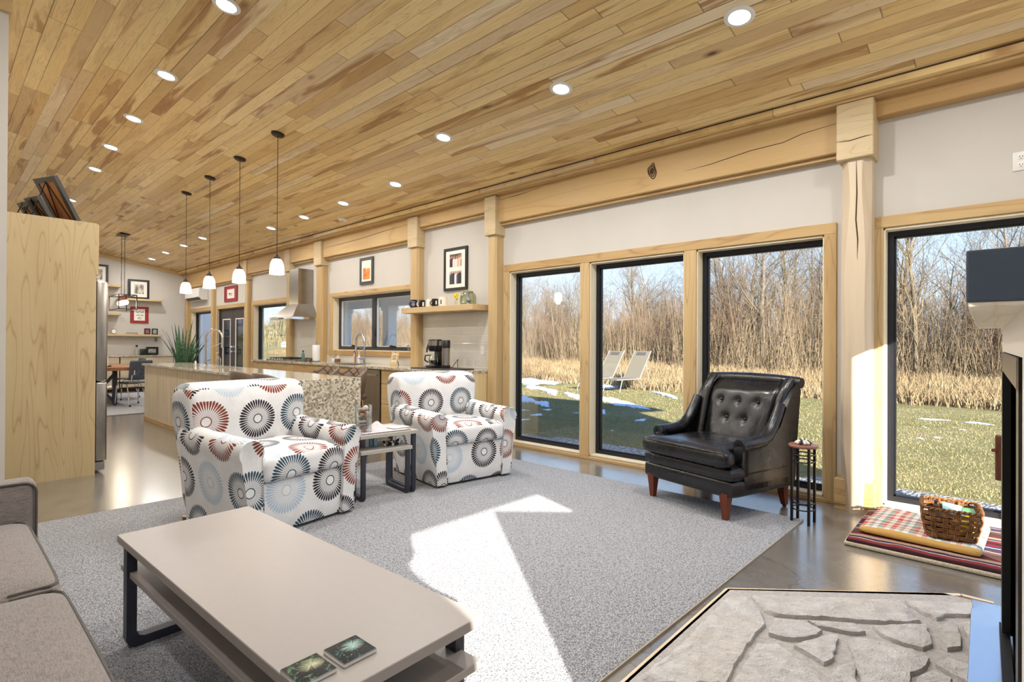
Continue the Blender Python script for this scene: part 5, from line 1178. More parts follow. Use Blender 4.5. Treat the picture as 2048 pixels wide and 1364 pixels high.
# refrigerator and its tall wood side panel
fc = thing('tall_cabinet', 'tall wood-veneer cabinet enclosing the refrigerator', 'cabinet', (0, 0, 0))
G().box(.371, 1.066, 6.293, 6.315, 0, 2.366).build('side_panel', MT['maple'], fc, smooth=0)
G().box(.205, 1.066, 6.315, 7.28, 2.340, 2.366).box(.205, 1.04, 6.315, 7.26, 1.862, 1.88).box(.205, 1.066, 7.26, 7.28, 0, 2.34).build('carcass', MT['maple'], fc, smooth=0)
for y0, y1 in ((6.318, 6.786), (6.789, 7.257)): G().box(1.068, 1.088, y0, y1, 1.882, 2.362, .002, 1).build('cabinet_door', MT['maple'], fc, smooth=0)
fr = thing('refrigerator', 'stainless refrigerator with a freezer drawer, seen edge-on beside the tall wood panel', 'refrigerator', (0, 0, 0))
G().box(.36, 1.055, 6.335, 7.235, .03, 1.835).box(.5, 1.0, 6.36, 7.2, 0, .03).build('case', plain('fridge_grey', (84, 86, 92), .5), fr, smooth=0)
G().box(1.04, 1.09, 6.40, 6.60, 1.835, 1.855, .004, 1).build('hinge_cover', MT['black'], fr)
for y0, y1 in ((6.337, 6.783), (6.787, 7.233)): G().box(1.07, 1.165, y0, y1, .875, 1.83, .014, 3).build('door', MT['steel'], fr)
dw = G().box(1.07, 1.165, 6.337, 7.233, .115, .865, .014, 3).build('freezer_drawer', MT['steel'], fr)
G().box(1.05, 1.15, 6.34, 7.23, .03, .105, .004, 1).build('kick_grille', plain('kick_grey', (120, 118, 116), .5), fr)
for y in (6.73, 6.84): G().tube([(1.165, y, 1.76), (1.20, y, 1.745), (1.21, y, 1.60), (1.213, y, 1.35), (1.21, y, 1.10), (1.20, y, .955), (1.165, y, .94)], .014, 10).build('door_handle', MT['chrome'], fr)
G().tube([(1.165, 6.42, .80), (1.21, 6.44, .80), (1.225, 6.6, .80), (1.23, 6.785, .80), (1.225, 6.97, .80), (1.21, 7.13, .80), (1.165, 7.15, .80)], .015, 10).build('handle', MT['chrome'], dw)
# framed pictures leaning on wire easels on top of the tall cabinet
BRN = plain('brown_backing', (164, 108, 58), .7)
def leaning(x, y, h, d, lean, label, rz=.3):
    t = thing('easel_frame', label, 'framed picture', (x, y, 2.368), rz, 'framed pictures on the tall cabinet')
    c, s = math.cos(lean), math.sin(lean)
    def tilt(g): return g.xf(Matrix.Rotation(-lean, 4, 'Y'))
    g = G(); th = .034; w = .045
    g.box(-th, 0, -d/2, d/2, .004, w).box(-th, 0, -d/2, d/2, h-w, h).box(-th, 0, -d/2, -d/2+w, w, h-w).box(-th, 0, d/2-w, d/2, w, h-w)
    tilt(g).build('frame', plain('dark_frame', (52, 48, 44), .45), t, smooth=0)
    tilt(G().box(-th*.75, -.006, -d/2+w, d/2-w, w, h-w)).build('backing', BRN, t, smooth=0)
    e = G(); top = Vector((-s*h*.88-th*c-.004, 0, h*.88*c))
    for y2 in (-d*.28, d*.28): e.tube([top, (-th*c-.012, y2, .006), (.02, y2, .006)], .0045, 6)
    e.tube([top, (top.x-h*.25, 0, .006)], .0045, 6); e.ball(top, .010, 8, 6); e.build('wire_easel', MT['iron'], t)
leaning(.925, 6.58, .455, .30, math.radians(28), 'largest dark frame on the tall cabinet, its brown backing showing', .4)
leaning(.765, 6.60, .25, .22, math.radians(30), 'smaller dark frame leaning on a wire easel on top of the tall cabinet')
leaning(.690, 6.66, .20, .18, math.radians(30), 'small dark frame partly behind the others at the left on top of the tall cabinet')
# ------------------------------------------------------------------ dining area
t = thing('dining_rug', 'pale grey flat-woven rug under the dining table', 'rug', (0, 0, 0)); G().box(1.2, 4.2, 11.04, 15.6, 0, .010, .003, 1).build('weave', MT['rug2'], t)
G().box(1.2, 4.2, 11.03, 11.06, 0, .0108).build('binding', plain('grey_binding', (120, 112, 106), .9), t, smooth=0)
dt = thing('dining_table', 'live-edge hardwood dining table on dark metal legs', 'dining table', (0, 0, .011))
rs = random.Random(3); a_ = [(1.66+.02*math.sin(y*3.1), y) for y in [12.32+.2*k for k in range(13)]]; b_ = [(2.86+.025*math.sin(y*2.7+1), y) for y in [14.72-.2*k for k in range(13)]]
G().prism(a_+b_, 2, .685, .745).build('tabletop', MT['walnut'], dt, smooth=0)
def bar(g, p, q, w, d):
    p, q = Vector(p), Vector(q); t_ = (q-p).normalized(); s_ = t_.cross(Vector((0, 1, 0))).normalized() if abs(t_.y) < .9 else t_.cross(Vector((1, 0, 0))).normalized(); n_ = t_.cross(s_)
    g.loft([[tuple(c+s_*w*i/2+n_*d*j/2) for i, j in ((-1,-1),(1,-1),(1,1),(-1,1))] for c in (p, q)]); return g
for y in (12.86, 14.35):
    g = G(); bar(g, (2.48, y, 0), (2.48, y, .68), .07, .09); bar(g, (2.02, y, 0), (2.02, y, .68), .07, .09); bar(g, (2.02, y, .05), (2.48, y, .60), .05, .06); bar(g, (2.48, y, .05), (2.02, y, .60), .05, .06); g.build('leg_frame', MT['navy_metal'], dt, smooth=0)
CHP = plain('slate_plastic', (66, 72, 84), .35, var=.03)
def school_chair(loc, rz, label):
    t = thing('dining_chair', label, 'chair', loc, rz, 'dark shell chairs at the dining table')
    # curved back with three slots
    g = G(); xs_ = [-.21,-.13,-.105,-.045,-.02,.02,.045,.105,.13,.21]; zs = [.50,.58,.60,.70,.72,.84,.875]
    for z in zs:
        for x in xs_:
            rr_ = 1 if z < .86 else .93; g.v.append(Vector((x*rr_, -.205-.05*(z-.5)/.37+.45*x*x, z)))
    n = len(xs_)
    for j in range(len(zs)-1):
        for i in range(n-1):
            if j in (2, 4)[:1] and i in (1, 4, 7): continue
            g.f.append((j*n+i, j*n+i+1, (j+1)*n+i+1, (j+1)*n+i))
    o = g.build('backrest', CHP, t, smooth=60); md = o.modifiers.new('thick', 'SOLIDIFY'); md.thickness = .012
    G().cushion(.42, .42, .025, .012, -.012, 8).build('seat', CHP, t, (0, .02, .435))
    for sx in (-1, 1):
        G().tube([(sx*.17, -.235, .60), (sx*.175, -.21, .50), (sx*.18, -.15, .43), (sx*.185, .16, .425), (sx*.20, .20, .38), (sx*.215, .225, .02)], .011, 8).build('front_leg', MT['chrome'], t)
        G().tube([(sx*.18, -.08, .425), (sx*.195, -.12, .38), (sx*.215, -.245, .02)], .011, 8).build('rear_leg', MT['chrome'], t)
        for y in (.225, -.247): G().cyl((sx*.215, y, 0), (sx*.215, y, .035), .016, .014, 10).build('foot_cap', MT['black'], t)
    G().box(-.16, .16, -.14, .16, .33, .345, .004, 1).build('book_rack', MT['iron'], t)
    return t
school_chair((2.72, 12.50, .011), math.radians(18), 'dark slotted shell chair, back to the camera, at the dining table near end')
school_chair((1.72, 13.05, .011), math.radians(-80), 'dark shell chair at the near left corner of the dining table')
school_chair((1.74, 14.0, .011), math.radians(-90), 'dark shell chair on the far left side of the dining table')
school_chair((2.95, 13.9, .011), math.radians(95), 'dark shell chair on the window side of the dining table')
DTZ = .756
cty = thing('candle_tray', 'dark tray on the dining table under the white candles', 'tray', (2.28, 13.0, DTZ)); G().lathe([(0, 0), (.17, 0), (.18, .015), (.172, .015), (.165, .006), (0, .006)], 28).build('dish', MT['iron'], cty)
for i, (x, y, h, lab) in enumerate(((-.08, -.03, .12, 'leftmost and shortest'), (-.02, .05, .15, 'second from the left'), (.03, -.05, .19, 'third from the left'), (.09, .02, .185, 'rightmost'))):
    c = thing('candle', 'white pillar candle on the dining table tray, '+lab, 'candle', (2.28+x, 13.0+y, DTZ+.006), 0, 'candles on the dining table tray')
    G().lathe([(0, 0), (.034, 0), (.034, h-.004), (.03, h), (.012, h-.006), (0, h-.006)], 18).build('wax', plain('white_wax', (236, 234, 228), .5, var=.01), c); G().cyl((0, 0, h-.008), (0, 0, h+.008), .0015, .001, 6).build('wick', MT['black'], c)
# chandelier
ch = thing('chandelier', 'black open-frame box chandelier hanging over the dining table', 'chandelier', (2.72, 13.45, 0)); zc = ceil_z(2.72)
G().box(-.09, .09, -.18, .18, -.03, 0, .004, 1).mv(0, 0, zc).build('canopy', MT['iron'], ch).rotation_euler = (0, 0, 0)
g = G(); X_, Y_, z0, z1 = .15, .42, 1.905, 2.195
for a in (-1, 1):
    for b2 in (-1, 1):
        g.box(a*X_-.008, a*X_+.008, b2*Y_-.008, b2*Y_+.008, z0, z1); g.box(-X_, X_, b2*Y_-.008, b2*Y_+.008, (z0 if a < 0 else z1)-.008, (z0 if a < 0 else z1)+.008); g.box(a*X_-.008, a*X_+.008, -Y_, Y_, (z0 if b2 < 0 else z1)-.008, (z0 if b2 < 0 else z1)+.008)
g.box(-.008, .008, -Y_, Y_, z1-.008, z1+.008); g.build('cage', MT['iron'], ch, smooth=0)
for y in (-.13, .13):
    g = G(); z = z1
    while z < zc-.04: g.tube([(.008*math.cos(q), y, z+.02+.022*math.sin(q)) if int(z*50) % 2 else (0, y+.008*math.cos(q), z+.02+.022*math.sin(q)) for q in [2*PI*k/10 for k in range(10)]], .003, 5, closed=True); z += .036
    g.build('chain', MT['iron'], ch)
for k in range(5):
    y = -.28+.14*k; G().cyl((0, y, z1), (0, y, z1-.10), .014, .018, 12).build('lamp_socket', plain('copper_socket', (96, 58, 44), .5, .5), ch)
    G().ball((0, y, z1-.145), (.042, .042, .050), 16, 10).build('bulb', MT['bulb'], ch)
lamp('POINT', (0, 0, 1.98), 2.0, .08, (1, .88, .72), ch)
# low cabinets and shelves of the far wall
for x0, x1, lab in ((.9, 2.05, 'low cabinet on the far wall behind the refrigerator'), (2.05, 3.20, 'low cabinet on the far wall behind the dining table'), (3.20, 4.36, 'low cabinet on the far wall under the framed photograph')):
    t = thing('low_cabinet', lab, 'cabinet', ((x0+x1)/2, 0, 0), 0, 'low cabinets on the far wall'); w = (x1-x0)/2-.002
    G().box(-w, w, 16.09, YB-.016, .08, .868).build('carcass', MT['cab_pale'], t, smooth=0)
    z = .866
    for h in (.18, .30, .30): G().box(-w+.01, w-.01, 16.07, 16.092, z-h+.004, z-.004, .002, 1).build('drawer', MT['cab_pale'], t, smooth=0); z -= h
    for s_ in (-1, 1): G().box(s_*w-.012, s_*w+.012, 16.075, 16.09, .08, .868).build('stile', plain('dark_stile', (120, 110, 98), .5), t, smooth=0)
o = G().box(.9, 4.38, 16.04, YB-.002, .868, .895, .003, 1).build('cabinet_top', MT['granite'], None, smooth=0); o.name = 'granite_counter'; tag(o, 'granite top of the low cabinets on the far wall', 'countertop')
def fshelf(x0, x1, z, lab):
    o = G().box(x0, x1, YB-.25, YB-.001, z-.05, z, .003, 1).build('wall_shelf', MT['shelf_x'], None, smooth=0); tag(o, lab, 'shelf', 'floating shelves on the far wall')
fshelf(2.3, 3.30, 2.665, 'highest floating shelf on the far wall, beside the refrigerator'); fshelf(3.24, 4.19, 2.352, 'floating shelf under the large framed photograph on the far wall')
fshelf(2.3, 3.29, 1.955, 'short floating shelf below the chandelier on the far wall'); fshelf(2.3, 4.19, 1.435, 'longest and lowest floating shelf on the far wall')
BW = photo_mat('black_and_white_photo', [(40, 38, 36), (110, 106, 98), (200, 194, 180), (222, 216, 202)], 5, 3, 2.0)
picture('picture_frame.003', 'black frame with a black and white landscape photograph on a shelf of the far wall', 'y', 3.70, 2.608, .46, .505, .05, MW, [(-.105, .105, -.12, .125, BW)], None, 0, .03, .03)
t = picture('picture_frame.004', 'red-matted drawing hung on the far wall below a shelf', 'y', 3.725, 1.945, .40, .43, .02, RD, [(-.12, .12, -.15, .15, MW)], plain('red_frame_b', (148, 32, 36), .45), 0, .022, .004)
scribble(t, [([(-.08, .09), (-.06, .06), (-.03, .055), (-.01, .08), (.02, .09), (.03, .06), (.07, .06), (.085, .10)], .005), ([(-.07, .0), (-.06, -.02), (-.05, .0), (-.045, -.02)], .005), ([(-.02, .0), (-.02, -.02), (0, .0)], .005), ([(.03, .0), (.045, -.02), (.06, 0), (.075, -.02)], .005), ([(-.04, -.09), (0, -.055), (.04, -.09), (0, -.115), (-.04, -.09)], .005)])
picture('picture_frame.005', 'black frame on the highest shelf, half hidden by the refrigerator', 'y', 2.80, 2.92, .50, .50, .05, MW, [(-.13, .13, -.13, .13, BW)], None, 0, .03, .03)
picture('picture_frame.006', 'black frame on the short shelf, half hidden by the refrigerator', 'y', 2.74, 2.19, .60, .46, .05, MW, [(-.15, .15, -.1, .1, BW)], None, 0, .03, .03)
picture('picture_frame.007', 'black frame standing at the left end of the longest shelf', 'y', 2.72, 1.605, .64, .33, .05, MW, [(-.15, .15, -.1, .1, BW)], None, 0, .03, .03)
picture('photo_frame', 'small black frame with a reddish photograph on the longest shelf', 'y', 3.885, 1.515, .13, .155, .022, photo_mat('red_photo', [(96, 30, 34), (170, 110, 110), (60, 30, 34)], 12, 8, 1), [], None, 0, .03, .06)
picture('photo_frame.001', 'small black frame with a grey-blue photograph at the right end of the longest shelf', 'y', 4.055, 1.515, .13, .155, .022, photo_mat('blue_photo', [(110, 124, 134), (170, 182, 188), (84, 94, 102)], 12, 8, 4), [], None, 0, .03, .06)
picture('photo_frame.002', 'wide black frame with a small photograph on the granite top of the far cabinets', 'y', 3.99, 1.005, .275, .21, .04, MT['black'], [(-.085, .085, -.05, .05, photo_mat('small_photo', [(60, 56, 52), (150, 140, 128), (206, 198, 184)], 10, 9, 7))], None, 0, .03, .10)
o = G().box(-.06, .06, -.06, .06, 0, .165, .006, 2).build('speaker', MT['black'], None, (3.765, 16.44, .895)); tag(o, 'small black speaker box left of the wide photo frame', 'speaker')
b_ = thing('bottle', 'slim clear bottle with black cap left of the small speaker', 'bottle', (3.62, 16.40, .895)); G().lathe([(0, 0), (.04, 0), (.042, .14), (.02, .18), (.02, .21), (0, .21)], 16).build('body', MT['glassware'], b_); G().lathe([(0, .21), (.024, .21), (.024, .265), (0, .265)], 12).build('cap', MT['black'], b_)
cl = thing('round_clock', 'small round silver clock on the longest shelf near the refrigerator', 'clock', (3.155, 16.50, 1.435)); G().lathe([(0, -.012), (.06, -.012), (.065, 0), (.06, .012), (0, .012)], 24).xf(Matrix.Translation((0, 0, .065)) @ Matrix.Rotation(PI/2, 4, 'X')).build('case', MT['steel'], cl); G().lathe([(0, 0), (.05, 0), (.05, .003), (0, .003)], 24).xf(Matrix.Translation((0, -.016, .065)) @ Matrix.Rotation(PI/2, 4, 'X')).build('dial', MT['white_paint'], cl)
lt = thing('table_decoration', 'low dark lettered metal ornament in the middle of the longest shelf', 'ornament', (3.53, 16.50, 1.435)); G().box(-.15, .15, -.02, .02, 0, .012, .003).build('base', MT['steel'], lt)
g = G()
for k in range(6): x = -.11+.04*k; g.tube([(x, 0, .012), (x+.008, 0, .045), (x+.02, 0, .05), (x+.024, 0, .014)], .004, 5)
g.build('letters', MT['black'], lt)
t = thing('outlet_plate', 'grey outlet on the far wall below the longest shelf', 'outlet', (4.10, YB, 1.30)); G().box(-.035, .035, -.008, 0, -.055, .055, .002, 1).build('cover', plain('grey_plate', (122, 124, 126), .5), t)
ac = thing('air_conditioner', 'white wall-mounted air conditioner over the dining corner window', 'air conditioner', (WX, 15.72, 2.50)); G().loft([[(-.20, -.55, .14), (0, -.55, .16), (0, -.55, -.16), (-.14, -.55, -.16), (-.21, -.55, -.09)], [(-.20, .55, .14), (0, .55, .16), (0, .55, -.16), (-.14, .55, -.16), (-.21, .55, -.09)]]).build('housing', MT['white_plastic'], ac, smooth=20)
G().loft([[(-.20, -.50, -.100), (-.145, -.50, -.156), (-.15, -.50, -.163), (-.206, -.50, -.106)], [(-.20, .50, -.100), (-.145, .50, -.156), (-.15, .50, -.163), (-.206, .50, -.106)]]).build('louvre', MT['black'], ac, smooth=0)
# ------------------------------------------------------------------ outdoors
def ground_mat():
    b = NB('winter_lawn'); o = b.obj(); n1 = b.noise(o, .5, 4, .6); n2 = b.noise(o, 6, 4, .7); n3 = b.noise(o, 45, 3, .7)
    c = b.ramp(n1, [(.35, lin(150, 142, 92)), (.5, lin(170, 156, 108)), (.65, lin(184, 166, 122))]); c = b.mix(b.ramp(n3, [(.36, .75), (.52, 0.0)]), c, lin(112, 106, 66)); c = b.mix(b.ramp(n3, [(.56, 0.0), (.70, .6)]), c, lin(198, 184, 142)); c = b.mix(b.ramp(n2, [(.4, .35), (.6, 0.0)]), c, lin(134, 132, 84))
    b.bump(b.ma('ADD', n3, n2), 1.0, .06); return b.fin(c, .95, 0, .05)
def lumpy(x0, x1, y0, y1, nx, ny, f):
    g = G()
    for i in range(nx+1):
        for j in range(ny+1): x = x0+(x1-x0)*i/nx; y = y0+(y1-y0)*j/ny; g.v.append(Vector((x, y, f(x, y))))
    for i in range(nx):
        for j in range(ny): a = i*(ny+1)+j; g.f.append((a, a+ny+1, a+ny+2, a+1))
    return g
GZ = -.12
def gz(x, y): return GZ+.04*math.sin(x*.21+y*.13)*min(1, max(0, (x-8)/8))+.02*math.sin(y*.45+x*.3)*min(1, max(0, (x-8)/8))
o = lumpy(5.0, 240, -90, 260, 90, 110, gz).build('lawn', ground_mat(), fix=False); struct(o, 'winter lawn')
gr = NB('gravel'); _o = gr.obj(); _v = gr.vor(_o, 34, 'F1', 'Color'); _d = gr.vor(_o, 34); gr.bump(_d, 1.0, .03)
gm = gr.fin(gr.mix(gr.ramp(_d, [(.45, 0.0), (.75, .8)]), gr.ramp(gr.xyz(_v)[0], [(0, lin(150, 146, 142)), (.5, lin(184, 178, 172)), (1, lin(208, 202, 194))]), lin(90, 86, 82)), .9)
o = lumpy(5.1, 6.35, -6, 24, 8, 90, lambda x, y: GZ+.025+.006*math.sin(x*19+y*13)-(.05 if x > 6.2+.12*math.sin(y*2) else 0)).build('gravel', gm, fix=False); tag(o, 'pale gravel strip along the foot of the house', 'gravel', kind='stuff')
# outer faces that throw the house's shadow are the wall, ceiling and roof already built; porch beyond the kitchen
po = thing('porch', 'white porch with square columns outside the kitchen window', 'porch', (0, 0, GZ))
PX = 7.55
for y in (10.95, 13.0):
    c_ = G().box(PX-.12, PX+.12, y-.12, y+.12, .0, 2.26).build('column', MT['porch_paint'], po, smooth=0)
    G().box(PX-.15, PX+.15, y-.15, y+.15, 2.15, 2.26).box(PX-.15, PX+.15, y-.15, y+.15, 0, .12).build('column_collar', MT['porch_paint'], c_, smooth=0)
G().box(PX-.14, PX+.14, 8.9, 13.3, 2.26, 2.60).build('beam', MT['porch_paint'], po, smooth=0)
G().box(5.12, PX+.3, 8.9, 13.3, 2.60, 2.72).build('roof', MT['porch_paint'], po, smooth=0)
G().box(5.12, PX+.3, 8.9, 13.3, .0, .06).build('deck', plain('porch_concrete', (176, 172, 166), .8), po, smooth=0)
wg = thing('house_wing', 'pale grey sided wing of the house beyond the dining window', 'house wing', (0, 0, GZ))
G().box(5.12, 7.0, 19.2, 26, 0, 3.3).build('wall', MT['porch_paint'], wg, smooth=0); G().prism([(4.9, 3.3), (7.5, 3.3), (7.5, 3.42), (4.9, 3.9)], 1, 18.9, 26.3).build('roof', plain('roof_metal', (120, 124, 130), .5, .3), wg, smooth=0)
# two garden loungers
def lounger(loc, rz, label):
    t = thing('garden_lounger', label, 'garden lounger', loc, rz, 'garden loungers on the snow'); FB = plain('beige_mesh_fabric', (122, 113, 94), .8, var=.03); AL = plain('pale_aluminium', (170, 164, 152), .4, .4)
    def slab(p, q, w, m, name):
        p, q = Vector(p), Vector(q); n = (q-p).cross(Vector((1, 0, 0))).normalized()*.012; return G().loft([[(-w, c.y+s*n.y, c.z+s*n.z) for s in (-1, 1)]+[(w, c.y+s*n.y, c.z+s*n.z) for s in (1, -1)] for c in (p, q)]).build(name, m, t, smooth=0)
    slab((0, -.10, .36), (0, .42, 1.16), .29, FB, 'backrest'); slab((0, -1.05, .36), (0, -.10, .36), .29, FB, 'seat')
    hp = slab((0, .33, 1.05), (0, .385, 1.13), .17, plain('dark_pillow_edge', (84, 80, 74), .8), 'head_pillow'); 
    for sx in (-.30, .30):
        G().tube([(sx, -1.08, .36), (sx, -.10, .36)], .016, 8).build('side_rail', AL, t); G().tube([(sx, -.10, .36), (sx, .43, 1.18)], .016, 8).build('back_rail', AL, t)
        G().tube([(sx, .18, .78), (sx*1.04, .42, .0)], .015, 8).build('rear_leg', AL, t); G().tube([(sx, -.20, .40), (sx*1.04, .12, .0)], .015, 8).build('middle_leg', AL, t); G().tube([(sx, -.85, .36), (sx*1.04, -.98, .0)], .015, 8).build('front_leg', AL, t)
    return t
lounger((14.1, 8.95, gz(14.1, 8.95)), math.radians(-100), 'beige folding lounger on the snow, left of the pair'); lounger((14.2, 8.10, gz(14.2, 8.10)), math.radians(-100), 'beige folding lounger on the snow, right of the pair')
# melting snow
sn = NB('snow'); _nn = sn.noise(sn.obj(), 14, 4, .6); sn.bump(_nn, .6, .05); SN = sn.fin(sn.ramp(_nn, [(.3, lin(216, 222, 230)), (.7, lin(240, 242, 244))]), .7, 0, .2)
def snow(pts, seed=0):
    rs = random.Random(seed); g = G()
    for (cx, cy, rx, ry, rot) in pts:
        n = 40; ph = [rs.uniform(0, 6) for _ in range(4)]; rings = []
        for s, z in ((1.0, .004), (.9, .03), (.55, .045), (.05, .05)):
            ring = []
            for k in range(n):
                q = 2*PI*k/n; r = 1+.22*math.sin(3*q+ph[0])+.16*math.sin(7*q+ph[1])+.12*math.sin(13*q+ph[2]); x, y = rx*r*s*math.cos(q), ry*r*s*math.sin(q); xx = cx+x*math.cos(rot)-y*math.sin(rot); yy = cy+x*math.sin(rot)+y*math.cos(rot); ring.append((xx, yy, gz(xx, yy)+z*min(1, rx*1.6)))
            rings.append(ring)
        g.loft(rings)
    return g
sp_ = []
def sat(px, py, rx, ry, rot=0.0): p = P(px, py, 2, GZ); sp_.append((p.x, p.y, rx, ry, rot))
sat(1235, 768, 1.5, 1.1, .3); sat(1100, 757, 2.2, 1.0, .5); sat(1060, 760, 1.8, .9, .6); sat(1070, 775, .8, .25, .9); sat(1100, 783, 1.0, .18, .8); sat(1150, 793, .9, .16, .9); sat(1240, 806, 1.1, .22, .9); sat(1210, 800, .6, .2, .9); sat(1050, 800, .7, .2, .8); sat(1085, 808, .5, .15, .8); sat(1330, 790, .9, .12, .8); sat(1190, 822, .5, .2, .6)
rs = random.Random(21)
for _ in range(34): px = rs.choice([rs.uniform(1030, 1360), rs.uniform(1600, 2000)]); py = rs.uniform(800, 960); k = rs.uniform(.05, .16)*(1.3 if py < 850 else .5); sat(px, py, k, k*rs.uniform(.3, .7), rs.uniform(0, 3))
tag(snow(sp_).build('snow_patches', SN, fix=True), 'thin melting snow patches on the lawn', 'snow', kind='stuff')
# short grass close to the house
def blades(n, place, hmin, hmax, w, bend, seed, mat, name):
    rs = random.Random(seed); vs = []; fs = []
    for _ in range(n):
        x, y, s = place(rs); z = gz(x, y); h = rs.uniform(hmin, hmax)*s; q = rs.uniform(0, 2*PI); dx, dy = math.cos(q)*w, math.sin(q)*w; bq = rs.uniform(0, 2*PI); bx, by = math.cos(bq)*h*bend*rs.random(), math.sin(bq)*h*bend*rs.random(); b0 = len(vs)
        vs += [(x-dx, y-dy, z), (x+dx, y+dy, z), (x-dx*.7+bx*.35, y-dy*.7+by*.35, z+h*.55), (x+dx*.7+bx*.35, y+dy*.7+by*.35, z+h*.55), (x+bx, y+by, z+h)]
        fs += [(b0, b0+1, b0+3, b0+2), (b0+2, b0+3, b0+4)]
    me = bpy.data.meshes.new(name); me.from_pydata(vs, [], fs); me.materials.append(mat); o = bpy.data.objects.new(name, me); COL.objects.link(o); return o
def straw(name, a, bcol, c2, sc=2.0):
    b = NB(name); n = b.noise(b.obj(), sc, 4, .7); z = b.xyz(b.obj())[2]; return b.fin(b.ramp(n, [(.3, lin(*a)), (.5, lin(*bcol)), (.7, lin(*c2))]), .9, 0, .05)
def pl_lawn(rs):
    d = 1.4+8.5*rs.random()**1.4; q = rs.uniform(-6, 11); return 5.0+d, q, 1.0
o = blades(60000, pl_lawn, .012, .03, .004, 1.2, 3, straw('short_winter_grass', (126, 120, 76), (162, 150, 104), (190, 174, 132), 30), 'lawn_grass'); tag(o, 'short patchy winter grass near the windows', 'grass', kind='stuff')
def medge(y): return 15.1+.5*math.sin(y*.55)+.3*math.sin(y*1.3+1)+max(0, (y-11))*.22
def pl_tall(rs):
    y = -12+rs.random()*76; k = rs.random(); x = medge(y)+k*k*15+rs.random()*.7; c = math.sin(x*1.9+1.3*math.sin(y*1.7))*math.sin(y*1.5+x*.6); return x, y, .62+.38*c+.15*rs.random()
o = blades(110000, pl_tall, .26, .60, .012, .8, 5, straw('golden_meadow_grass', (112, 92, 64), (152, 130, 98), (176, 156, 122), 1.2), 'meadow_grass'); tag(o, 'tall golden dry grass between the lawn and the woods', 'grass', kind='stuff')
# bare winter trees
def bark(name, a, b2, c):
    b = NB(name); n = b.noise(b.vm('MULTIPLY', b.obj(), (9, 9, 2.2)), 1, 4, .65); r = b.rnd(); cc = b.ramp(n, [(.3, lin(*a)), (.55, lin(*b2)), (.75, lin(*c))]); cc = b.mix(b.ma('MULTIPLY', r, .4), cc, lin(*b2)); return b.fin(cc, .9, 0, .05)
BARK = [bark('tan_bark', (84, 74, 58), (122, 108, 86), (158, 142, 118)), bark('grey_bark', (84, 74, 62), (126, 114, 98), (166, 152, 132)), bark('reddish_twigs', (98, 76, 62), (132, 110, 90), (160, 136, 114))]
def tree_mesh(seed, h, spread, n1, mat, trunk=.11, multi=1):
    rs = random.Random(seed); g = G()
    def branch(p, d, L, r, lev):
        k = 5 if lev < 2 else 3; pts = [p.copy()]; dd = d.copy(); c = p.copy()
        for i in range(k):
            dd = (dd+Vector((rs.uniform(-1, 1), rs.uniform(-1, 1), rs.uniform(-.35, .75)))*(.16 if lev == 0 else .24)).normalized(); c = c+dd*(L/k); pts.append(c.copy())
        rad = [max(.004, r*(1-.80*i/k)) for i in range(k+1)]; g.tube(pts, rad, 6 if lev == 0 else (4 if lev == 1 else 3), cap=False)
        if lev >= 3: return
        n = (n1, 7, 5)[lev]
        for j in range(n):
            u = (.22+.78*(j+rs.random())/n) if lev == 0 else (.18+.8*(j+rs.random())/n); i = min(k-1, int(u*k)); q = pts[i].lerp(pts[i+1], u*k-i); t = (pts[i+1]-pts[i]).normalized(); side = t.orthogonal().normalized(); side.rotate(Matrix.Rotation(rs.uniform(0, 2*PI), 3, t)); ang = rs.uniform(.45, .95)
            nd = (t*math.cos(ang)+side*math.sin(ang)+Vector((0, 0, .12))).normalized(); rl = max(.004, r*(1-.8*u)*rs.uniform(.4, .62)); branch(q, nd, L*(rs.uniform(.30, .52)*(1.15-.55*u))*(spread if lev == 0 else 1.15), rl, lev+1)
    for m_ in range(multi): branch(Vector((rs.uniform(-.1, .1)*(multi-1), rs.uniform(-.1, .1)*(multi-1), -.15)), Vector((rs.uniform(-.25, .25), rs.uniform(-.25, .25), 1)).normalized() if multi > 1 else Vector((rs.uniform(-.06, .06), rs.uniform(-.06, .06), 1)).normalized(), h*(1 if m_ == 0 else rs.uniform(.6, .9)), trunk*(1 if m_ == 0 else .7), 0)
    me = bpy.data.meshes.new('bare_tree'); me.from_pydata([tuple(v) for v in g.v], [], g.f); me.materials.append(mat); return me
KIND = [(tree_mesh(1, 8.6, 1.0, 20, BARK[0]), 'tall bare tan tree standing in the woods beyond the meadow'), (tree_mesh(2, 7.4, 1.25, 18, BARK[1], .12), 'broad bare grey tree standing in the woods beyond the meadow'), (tree_mesh(3, 6.4, 1.1, 17, BARK[2], .07, 2), 'bare reddish-twigged tree in the woods beyond the meadow'),
        (tree_mesh(4, 9.4, .85, 22, BARK[0], .10), 'slender bare tan tree standing in the woods beyond the meadow'), (tree_mesh(5, 5.2, 1.3, 14, BARK[2], .05, 3), 'low bushy bare tree at the edge of the woods beyond the meadow'), (tree_mesh(6, 7.8, 1.05, 19, BARK[1], .09), 'upright bare grey tree in the woods beyond the meadow')]
rs = random.Random(77); first = True; cnt = 0
for i in range(285):
    y = -14+rs.random()*96; dep = rs.random(); x = medge(y)+12.5+dep*15; k = rs.choice([0, 0, 1, 2, 2, 3, 3, 4, 4, 5] if dep > .15 else [2, 4, 4, 0, 5]); s = rs.uniform(.70, .98)*(1.0 if y < 14 else .92)
    o = bpy.data.objects.new('bare_tree', KIND[k][0]); COL.objects.link(o); o.location = (x, y, gz(x, y)); o.rotation_euler = (0, 0, rs.uniform(0, 6.28)); o.scale = (s, s, s*rs.uniform(.9, 1.08)); tag(o, KIND[k][1], 'tree', 'bare trees beyond the meadow')
